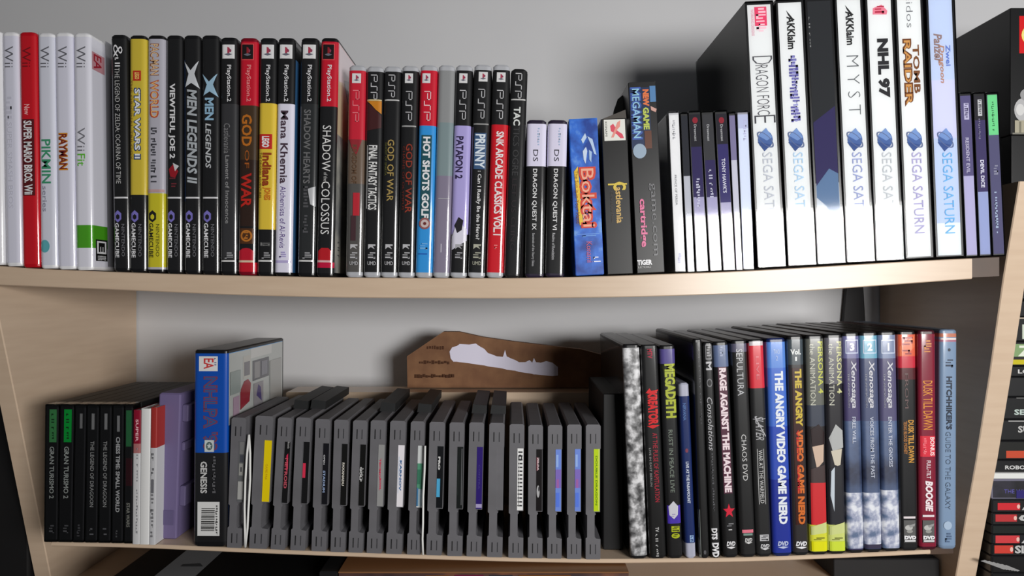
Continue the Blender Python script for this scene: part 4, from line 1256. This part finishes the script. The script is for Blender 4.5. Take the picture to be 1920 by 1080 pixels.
def m_(f):
    f.frame(0.2, 0.86, 646, 674, 0.07, 2, (150, 150, 154)); f.strokes(650, 671, 0.34, 0.74, (150, 150, 154), 3, 5); f.text('M', 678, 694, 0.2, 0.8, (196, 196, 200), 0.03)
    f.ring(0.5, 718, 0.3, 8, 0.3, (120, 120, 124)); f.text('Consolations', 745, 845, 0.16, 0.72, (190, 190, 194), 0.0, 0.3); f.strokes(850, 960, 0.36, 0.56, (90, 90, 94), 5, 5)
    f.text('DTS', 991, 1012, 0.1, 0.7, WHT, 0.05); f.text('DVD', 1018, 1045, 0.1, 0.8, WHT, 0.05)
dvd((1318, 1336, 1334, 1352), 641, 'thin black film case with white script lettering and white disc marks at its foot', (28, 28, 29), (), m_)
RAT = (40, 34, 44)
def m_(f):
    f.strokes(650, 668, 0.4, 0.6, (150, 160, 190), 3, 5)
    f.rect(0.22, 0.80, 688, 926, (84, 40, 60)); f.text('RAGE AGAINST THE MACHINE', 690, 924, 0.28, 0.76, (240, 222, 228), 0.05)
    f.star(0.5, 959, 0.42, 14, (214, 34, 60)); f.strokes(982, 992, 0.3, 0.76, (130, 130, 134), 3, 4); f.rect(0.4, 0.64, 993, 995, (206, 206, 206)); dv(f, 1016, 1030)
dvd((1338, 1364, 1356, 1386), 640, 'black film case with bold pinkish white capitals and a red star', BLK, [(630, 688, (92, 108, 146))], m_)
def m_(f):
    f.text('SEPULTURA', 654, 742, 0.24, 0.66, (190, 192, 196), 0.0); f.text('CHAOS DVD', 815, 902, 0.34, 0.66, (206, 206, 206), 0.0)
    f.rect(0.14, 0.86, 994, 1000, (226, 120, 140)); f.rect(0.2, 0.8, 1001, 1005, (120, 150, 140)); dv(f, 1010, 1021, (206, 206, 206), 0.28, 0.76)
dvd((1373, 1399, 1388, 1420), 637, 'black film case with grey-white serif capitals and a pink bar near its foot', (30, 30, 31), [(630, 660, (92, 90, 112))], m_)
def m_(f):
    f.rect(0.04, 0.96, 640, 648, (206, 200, 204)); f.text('LIVE', 668, 712, 0.42, 0.62, (226, 120, 130), 0.0)
    f.text('SLAYER', 780, 826, 0.22, 0.76, (176, 176, 180), 0.0, 0.4); f.put(*strip([(0.1, 786), (0.9, 786)], 0.04, 1.2), (176, 176, 180)); f.poly([(0.2, 780), (0.9, 818), (0.86, 820), (0.18, 783)], (176, 176, 180))
    f.rect(0.66, 0.70, 842, 946, (190, 190, 190)); f.rect(0.24, 0.28, 842, 946, (190, 190, 190)); f.text('WAR AT THE WARFIELD', 844, 944, 0.34, 0.60, (206, 206, 206), 0.0)
    f.rect(0.2, 0.8, 1003, 1015, (186, 186, 190)); f.strokes(1005, 1014, 0.3, 0.74, (60, 60, 64), 3, 3); dv(f, 1021, 1032, (206, 206, 210))
dvd((1402, 1433, 1421, 1447), 636, 'black film case with a red top and a pale slashed logo', (34, 34, 35), [(630, 728, (216, 44, 60))], m_)
def m_(f):
    f.htext('TWO', 655, 664, 0.34, 0.66, (190, 210, 240), 0.0); f.htext('2', 667, 676, 0.44, 0.56, (170, 190, 230), 0.0)
    f.text('THE ANGRY VIDEO GAME NERD', 696, 984, 0.34, 0.80, (232, 238, 246), 0.05); dv(f, 1016, 1030, (190, 200, 230), 0.24, 0.80)
dvd((1436, 1474, 1451, 1485), 634, 'bright blue film case with bold white capitals from top to bottom', (30, 48, 150), [(625, 690, (88, 138, 220)), (690, 800, (66, 110, 206)), (800, 900, (44, 76, 180))], m_, shell=(14, 30, 80))
def m_(f):
    f.htext('Vol.', 655, 665, 0.14, 0.80, (226, 230, 230), 0.04); f.htext('1', 669, 677, 0.42, 0.54, (226, 230, 230), 0.04)
    f.rect(0.2, 0.78, 690, 985, (56, 20, 14)); f.text('THE ANGRY', 692, 800, 0.36, 0.80, (206, 180, 60), 0.05); f.text('VIDEO GAME NERD', 806, 984, 0.36, 0.80, (214, 110, 40), 0.05); f.text('VIDEO GAME', 806, 926, 0.36, 0.52, (196, 40, 36), 0.03); dv(f, 1016, 1030, WHT, 0.16, 0.86)
dvd((1477, 1506, 1487, 1518), 629, 'dark film case with yellow and red capitals, right of the bright blue one', (44, 40, 42), [(620, 684, (62, 74, 82))], m_)
def per(red):
    def g(f):
        f.text('PERSONA 4', 640, 738, 0.62, 0.92, (196, 200, 90) if red else (206, 206, 150), 0.02); f.text('the ANIMATION', 644, 760, 0.16, 0.46, (196, 196, 180), 0.0)
        if red:
            f.poly([(0.14, 806), (0.6, 796), (0.92, 812), (0.9, 836), (0.2, 840)], (40, 24, 26)); f.poly([(0.2, 838), (0.86, 834), (0.82, 866), (0.44, 880)], (206, 180, 160)); f.poly([(0.1, 880), (0.9, 872), (0.94, 912), (0.1, 916)], (70, 56, 56)); f.rect(0.08, 0.94, 906, 985, (206, 44, 50))
        else:
            f.poly([(0.1, 822), (0.5, 796), (0.9, 808), (0.94, 840), (0.3, 846)], (176, 178, 178)); f.poly([(0.2, 846), (0.84, 842), (0.72, 876), (0.4, 872)], (206, 198, 180)); f.poly([(0.08, 880), (0.92, 870), (0.94, 980), (0.08, 985)], (40, 40, 46)); f.poly([(0.2, 884), (0.4, 876), (0.34, 960), (0.14, 930)], (196, 206, 216))
        f.poly([(0.06, 988), (0.95, 980), (0.95, 1000), (0.06, 1004)], (206, 214, 140)); f.strokes(1009, 1014, 0.2, 0.8, (80, 80, 20), 3, 3); f.rect(0.06, 0.95, 1016, 1034, (226, 224, 10) if red else (206, 224, 60))
    return g
dvd((1511, 1545, 1520, 1553), 628, 'film case with yellow-green lettering, a red patch and yellow foot', (44, 40, 42), [(620, 760, (96, 98, 92)), (760, 800, (60, 66, 80)), (985, 1050, (214, 216, 60))], per(True))
dvd((1547, 1580, 1554, 1587), 626, 'film case with pale yellow lettering, a grey patch and yellow foot', (32, 30, 36), [(620, 720, (98, 96, 104)), (985, 1050, (206, 216, 120))], per(False))
def xe(num, sub, y1):
    def g(f):
        f.frame(0.12, 0.90, 637, 663, 0.05, 1.8, (206, 216, 236)); f.htext(num, 643, 658, *((0.46, 0.57) if num == '1' else (0.36, 0.66)), (226, 232, 246), 0.05)
        f.text('Xenosaga', 676, 766, 0.34, 0.74, (206, 206, 214), 0.02, 0.2); f.text('THE ANIMATION', 700, 764, 0.2, 0.3, (150, 150, 160), 0.0)
        f.text(sub, 782, y1, 0.40, 0.62, (200, 206, 222), 0.01)
    return g
VB = [(616, 672, (110, 110, 156)), (672, 790, (70, 62, 104)), (790, 925, SKYART), (925, 1030, ICE)]
dvd((1580, 1612, 1591, 1621), 623, 'violet film case with a framed numeral three over icy artwork', (50, 46, 80), VB, xe('3', 'FREE WILL', 832))
VB2 = [(616, 672, (110, 170, 196)), (672, 790, (76, 84, 116)), (790, 925, SKYART), (925, 1022, ICE), (1022, 1030, (56, 52, 76))]
dvd((1613, 1646, 1623, 1655), 622, 'light blue-topped film case with a framed numeral two over icy artwork', (40, 56, 90), VB2, xe('2', 'VOICES FROM THE PAST', 897))
VB3 = [(616, 672, (122, 136, 170)), (672, 790, (84, 80, 116)), (790, 920, SKYART), (920, 1030, ICE)]
dvd((1647, 1681, 1657, 1689), 621, 'greyish violet film case with a framed numeral one over icy artwork', (50, 50, 84), VB3, xe('1', 'ENTER THE GNOSIS', 876))
def foot2(f, hi=False):
    f.rect(0.14, 0.80, 969 - 3 * hi, 973 - 3 * hi, (226, 216, 220)); f.rect(0.14, 0.80, 976, 1018, (92, 92, 92)); f.disc(0.42, 990, 0.22, 5, (186, 186, 184)); f.poly([(0.4, 986), (0.78, 982), (0.74, 987), (0.5, 990)], (150, 150, 150)); f.disc(0.46, 997, 0.18, 3, (150, 150, 146))
    f.htext('DVD', 1005, 1012, 0.16, 0.82, WHT, 0.06); f.rect(0.18, 0.78, 1013.5, 1016, WHT)
def m_(f):
    f.poly([(0.06, 650), (0.4, 640), (0.94, 628), (0.9, 650), (0.5, 664), (0.06, 668)], (230, 120, 80)); f.strokes(632, 668, 0.2, 0.8, (150, 40, 44), 8, 6)
    f.text('FROM', 700, 766, 0.3, 0.5, (106, 84, 84), 0.0); f.text('DUSK TILL DAWN', 788, 868, 0.46, 0.78, (206, 150, 60), 0.03); f.text('TEXAS BLOOD MONEY', 790, 852, 0.2, 0.40, (180, 120, 60), 0.02); foot2(f)
dvd((1683, 1719, 1691, 1722), 620, 'black film case with a fiery orange-red top, left of the dark red one', BLK, [(614, 668, (222, 96, 66)), (668, 690, (200, 40, 60)), (690, 712, (80, 22, 30))], m_)
DR = (128, 18, 46)
def m_(f):
    f.strokes(638, 664, 0.3, 0.72, (206, 130, 60), 5, 5); f.text('DUSK TILL DAWN', 714, 806, 0.22, 0.76, (226, 150, 50), 0.0)
    f.rect(0.06, 0.92, 818, 857, (214, 40, 60)); f.text('BONUS', 820, 855, 0.60, 0.86, (250, 220, 220), 0.03); f.strokes(822, 854, 0.2, 0.4, (240, 120, 130), 5, 4)
    f.text('FULL-TILT', 864, 898, 0.38, 0.62, (232, 214, 220), 0.02); f.text('BOOGIE', 902, 960, 0.30, 0.74, (240, 226, 230), 0.05, 0.2); foot2(f, True)
dvd((1721, 1756, 1726, 1757), 619, 'dark red film case with orange capitals and a bright red box', DR, (), m_, shell=(60, 12, 26))
def m_(f):
    f.rect(0.03, 0.97, 634, 637, (240, 226, 220)); f.disc(0.5, 656, 0.08, 3, (40, 50, 66)); f.strokes(674, 690, 0.3, 0.72, (50, 60, 80), 3, 5)
    f.text("HITCHHIKER'S", 706, 806, 0.34, 0.68, (40, 50, 66), 0.04); f.text('GUIDE TO THE GALAXY', 810, 956, 0.30, 0.60, (74, 88, 108), -0.01)
    f.disc(0.44, 986, 0.24, 8, (166, 186, 210)); f.strokes(1000, 1022, 0.3, 0.66, (84, 104, 134), 5, 5)
dvd((1762, 1797, 1763, 1793), 618, 'pale blue film case with dark lettering, right end of the film cases', (122, 146, 176), [(612, 632, (196, 120, 96)), (637, 641, (170, 110, 130))], m_, shell=(110, 130, 156))

# ================================================================== BELOW THE LOWER SHELF
t = empty('storage_box', (-0.23, 0.0, PZ(1190)))
tag(t, 'black box under the lower shelf with a pale label strip on its lid', 'storage box')
zt = PZ(1077) - PZ(1190)
x0, x1 = -0.331 + 0.23, -0.160 + 0.23
m = MB(); m.box(x0, x1, -0.030, 0.170, 0, zt, mat((20, 20, 21), 'card'), 0.001); m.build('carton', t)
m = MB()
zl = zt + 0.0002
def lid(x, y): return (x + 0.23, y, zl)
m.face([lid(-0.296, -0.029), lid(-0.262, -0.029), lid(-0.262, 0.165), lid(-0.296, 0.165)], mat((122, 122, 124), 'paper'))
rnd = random.Random(5)
for k in range(5):
    yy = -0.02 + k * 0.034; xx = -0.290 + rnd.uniform(0, 0.008)
    m.face([(xx + 0.23, yy, zl + 0.0002), (xx + 0.23 + rnd.uniform(0.008, 0.02), yy, zl + 0.0002), (xx + 0.23 + 0.014, yy + 0.006, zl + 0.0002), (xx + 0.23, yy + 0.004, zl + 0.0002)], mat((64, 64, 66), 'paper'))
m.build('lid_label', t)
m = MB()
m.box(-0.160 + 0.002, PX(640), -0.010, 0.16, PZ(1190), PZ(1062), mat((26, 26, 28), 'card'), 0.001)
tag(m.build('storage_box'), 'narrow dark box under the lower shelf, between the labelled black box and brown one', 'storage box')
t = empty('storage_box', (PX(900), -0.012, PZ(1190)))
tag(t, 'wide box under the lower shelf with brown and orange printed artwork', 'storage box')
x0, x1 = PX(642) - PX(900), PX(1174) - PX(900)
zt = PZ(1060) - PZ(1190)
m = MB(); m.box(x0, x1, 0, 0.15, 0, zt - 0.0012, BOXART, 0.0006)
f = Face(m, lambda u, v, off: (x0 + (x1 - x0) * u, -off, zt * v), 'card')
f.rect(0.03, 0.20, 0.72, 0.93, (110, 66, 36)); f.rect(0.30, 0.38, 0.7, 0.95, (126, 76, 34)); f.rect(0.40, 0.50, 0.82, 0.96, (104, 30, 58)); f.rect(0.22, 0.28, 0.7, 0.94, (44, 48, 56)); f.rect(0.52, 0.6, 0.84, 0.96, (56, 50, 56)); f.rect(0.62, 0.80, 0.78, 0.96, (112, 68, 30)); f.rect(0.90, 0.985, 0.82, 0.94, (124, 84, 40))
m.build('carton', t)
m = MB(); m.box(x0, x1, 0, 0.15, zt - 0.0011, zt, mat((128, 88, 56), 'card')); m.build('lid_edge', t)

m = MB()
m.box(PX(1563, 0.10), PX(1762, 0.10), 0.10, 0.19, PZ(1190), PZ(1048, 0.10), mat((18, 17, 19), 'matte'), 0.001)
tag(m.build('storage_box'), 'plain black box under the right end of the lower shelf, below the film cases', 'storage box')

# ================================================================== NEXT BAY, RIGHT OF THE SIDE PANEL
BXL = X_R + 0.0230
m = MB()
m.box(BXL, BXL + 0.19, 0.046, 0.19, -0.899, PZ(1178, 0.07), mat((26, 26, 28), 'matte'))
m.box(BXL, BXL + 0.19, 0.03, 0.20, PZ(545, 0.03) - 0.006, PZ(545, 0.03), mat((30, 30, 32), 'matte'))
m.box(BXL + 0.186, BXL + 0.2, 0.03, 0.20, -0.899, PZ(545, 0.03) - 0.001, mat((30, 30, 32), 'matte'))
tag(m.build('black_rack'), 'black rack in the next bay holding the stack of flat cases', 'rack')
zb = PZ(545, 0.03) + 0.0003
z1 = PZ(253, 0.045); z2 = PZ(14, 0.045)
m = MB(); m.box(BXL + 0.0004, BXL + 0.17, 0.044, 0.19, zb, z1 - 0.0003, mat((20, 20, 22), 'card'), 0.0008)
tag(m.build('game_box'), 'plain black box in the next bay under the one with the red square', 'game box')
t = empty('game_box', (BXL + 0.085, 0.045, z1))
tag(t, 'black box with a red square and grey picture, at the top right corner', 'game box')
m = MB(); hw = 0.0846
m.box(-hw, hw, 0, 0.145, 0, z2 - z1, mat((18, 18, 20), 'card'), 0.0008)
f = Face(m, lambda x, y, off: (PX(x, 0.045) - BXL - 0.085, -off, PZ(y, 0.045) - z1), 'card')
f.rect(1911, 1980, 30, 100, (206, 20, 26)); f.ring(1941, 66, 26, 22, 0.16, (236, 220, 120)); f.ring(1941, 66, 22, 18, 0.2, (240, 240, 236))
f.rect(1898, 1975, 249, 252, (120, 118, 108))
for (x, y, a, b, c) in ((1918, 206, 17, 22, (176, 176, 178)), (1926, 178, 14, 12, (150, 150, 152)), (1932, 160, 12, 10, (164, 164, 166)), (1912, 206, 8, 11, (206, 206, 206))):
    f.disc(x, y, a, b, c)
f.rect(1902, 1950, 226, 249, (166, 160, 140)); f.rect(1910, 1914, 228, 249, (120, 116, 100)); f.rect(1926, 1930, 228, 249, (120, 116, 100))
m.build('carton', t)

FGRP = 'flat cases stacked in the next bay'
YS = 0.068
def flat(y0, y1, label, col, marks=None, shell=(24, 24, 26), dx=0.0):
    z1, z0 = PZ(y0, YS), PZ(y1, YS)
    x0 = BXL + 0.0006 + dx
    t = empty('film_case', (x0 + 0.09, YS, z0)); tag(t, label, 'film case', FGRP)
    h = z1 - z0 - 0.0003
    m = MB()
    m.box(-0.09, 0.09, 0, 0.125, 0, h, mat(shell, 'plastic'), 0.0009); m.build('case_shell', t)
    m = MB()
    m.box(-0.0885, 0.0885, -0.0003, 0.12, h * 0.08, h * 0.92, col if not isinstance(col, tuple) else mat(col, 'film'))
    if marks:
        f = Face(m, lambda x, v, off: (PX(x, YS) - x0 - 0.09, -0.0003 - off, h * (1 - v)), 'film'); marks(f)
    m.build('cover_sleeve', t)
def hw_(txt, x0, x1, v0=0.25, v1=0.75, c=(206, 206, 206)):
    return lambda f: f.htext(txt, v0, v1, x0, x1, c, 0.03)
rows = [
 (563, 594, 'black flat case with nothing on its end, topmost of the flat stack', BLK, None),
 (594, 640, 'black flat case with a pale letter, second in the flat stack', BLK, lambda f: (f.rect(1900, 2000, 0.02, 0.06, (206, 190, 170)), f.htext('NE', 0.3, 0.9, 1916, 1950, (206, 216, 200), 0.03))),
 (640, 686, 'flat case with a green label above a yellow stripe', (36, 30, 34), lambda f: (f.rect(1880, 1990, 0.10, 0.62, (130, 160, 110)), f.htext('ZE', 0.16, 0.6, 1908, 1950, (226, 232, 216), 0.04), f.rect(1870, 1990, 0.74, 0.94, (200, 186, 20)))),
 (686, 706, 'slim black flat case with white lettering, just under the yellow stripe', BLK, hw_('LOST', 1908, 1950, 0.3, 0.7)),
 (706, 744, 'plain black flat case above the two with short white words', (30, 30, 32), None),
 (744, 786, 'black flat case with a short white word, upper of two', BLK, lambda f: (f.rect(1905, 1990, 0.02, 0.06, (120, 120, 120)), f.htext('SEPT', 0.55, 0.8, 1901, 1944, (190, 206, 200), 0.03))),
 (786, 826, 'black flat case with a short white word, lower of two', (26, 26, 28), lambda f: (f.rect(1890, 1990, 0.04, 0.10, (150, 150, 150)), f.htext('SUN', 0.30, 0.62, 1908, 1946, (190, 190, 190), 0.03))),
 (826, 862, 'black flat case with an orange-red stripe', (28, 28, 26), lambda f: f.rect(1886, 1990, 0.52, 0.90, (196, 74, 46))),
 (862, 886, 'black flat case with white capitals above the white one', BLK, hw_('ROBOCOP', 1884, 1950, 0.42, 0.74)),
]
for (a, b, l, c, mk) in rows:
    flat(a, b, l, c, mk)
flat(886, 898, 'thin white flat case in the middle of the flat stack', (226, 228, 226), None, (206, 206, 206))
flat(898, 936, 'smoky violet flat case with blue lettering under the thin white one', DIMART, lambda f: (f.htext('THE WAR', 0.5, 0.7, 1882, 1930, (96, 90, 170), 0.0), f.rect(1905, 1990, 0.55, 0.95, (44, 36, 110))), (120, 118, 136))
def redf(v0, v1, x0, x1, txt, c=(206, 40, 50)):
    return lambda f: (f.rect(x0, x1, v0, v1, c), f.disc(x1 - 3, (v0 + v1) / 2, 3, (v1 - v0) * 0.3, (236, 190, 180)), f.htext(txt, v0, v1, x1 + 3, x1 + 60, (190, 190, 190), 0.04))
flat(936, 961, 'black flat case with a bright red label, highest of four with red labels', (26, 24, 26), redf(0.25, 0.80, 1870, 1912, 'ACE'))
flat(961, 984, 'black flat case with a dusky red label, second of four with red labels', (30, 28, 28), redf(0.12, 0.72, 1866, 1906, 'CSI', (186, 50, 54)))
flat(984, 1001, 'plain black flat case between the two pairs of red labels', (22, 28, 26))
flat(1001, 1020, 'black flat case with a red label, third of four with red labels', (26, 26, 30), redf(0.12, 0.90, 1866, 1911, 'ALI', (206, 60, 66)))
flat(1020, 1042, 'black flat case with a red-orange label, lowest of four with red labels', (22, 26, 26), redf(0.08, 0.78, 1864, 1899, 'SLAY', (206, 62, 50)))
def m_(f):
    for k in range(6):
        f.poly([(1838 + k * 8, 0.28 + 0.05 * k), (1846 + k * 8, 0.22 + 0.06 * k), (1886 + k * 5, 0.74 + 0.02 * k), (1882 + k * 5, 0.80 + 0.02 * k)], (150, 150, 150))
flat(1042, 1074, 'black flat case with a scratchy pale logo, lowest in view of the flat stack', (18, 18, 18), m_)

for a, b in ((1074, 1108), (1108, 1142), (1142, 1177)):
    flat(a, b, 'black flat case at the bottom of the flat stack, below the scratchy pale logo', (22, 22, 24))

# black backdrop added for the darkness beyond the left side panel
m = MB()
m.box(-0.80, X_L - 0.020, 0.070, 0.200, -0.899, -0.02, mat((24, 23, 24), 'matte'), 0.002)
tag(m.build('backdrop'), 'black backdrop standing in for the darkness beyond the left side panel', 'backdrop')
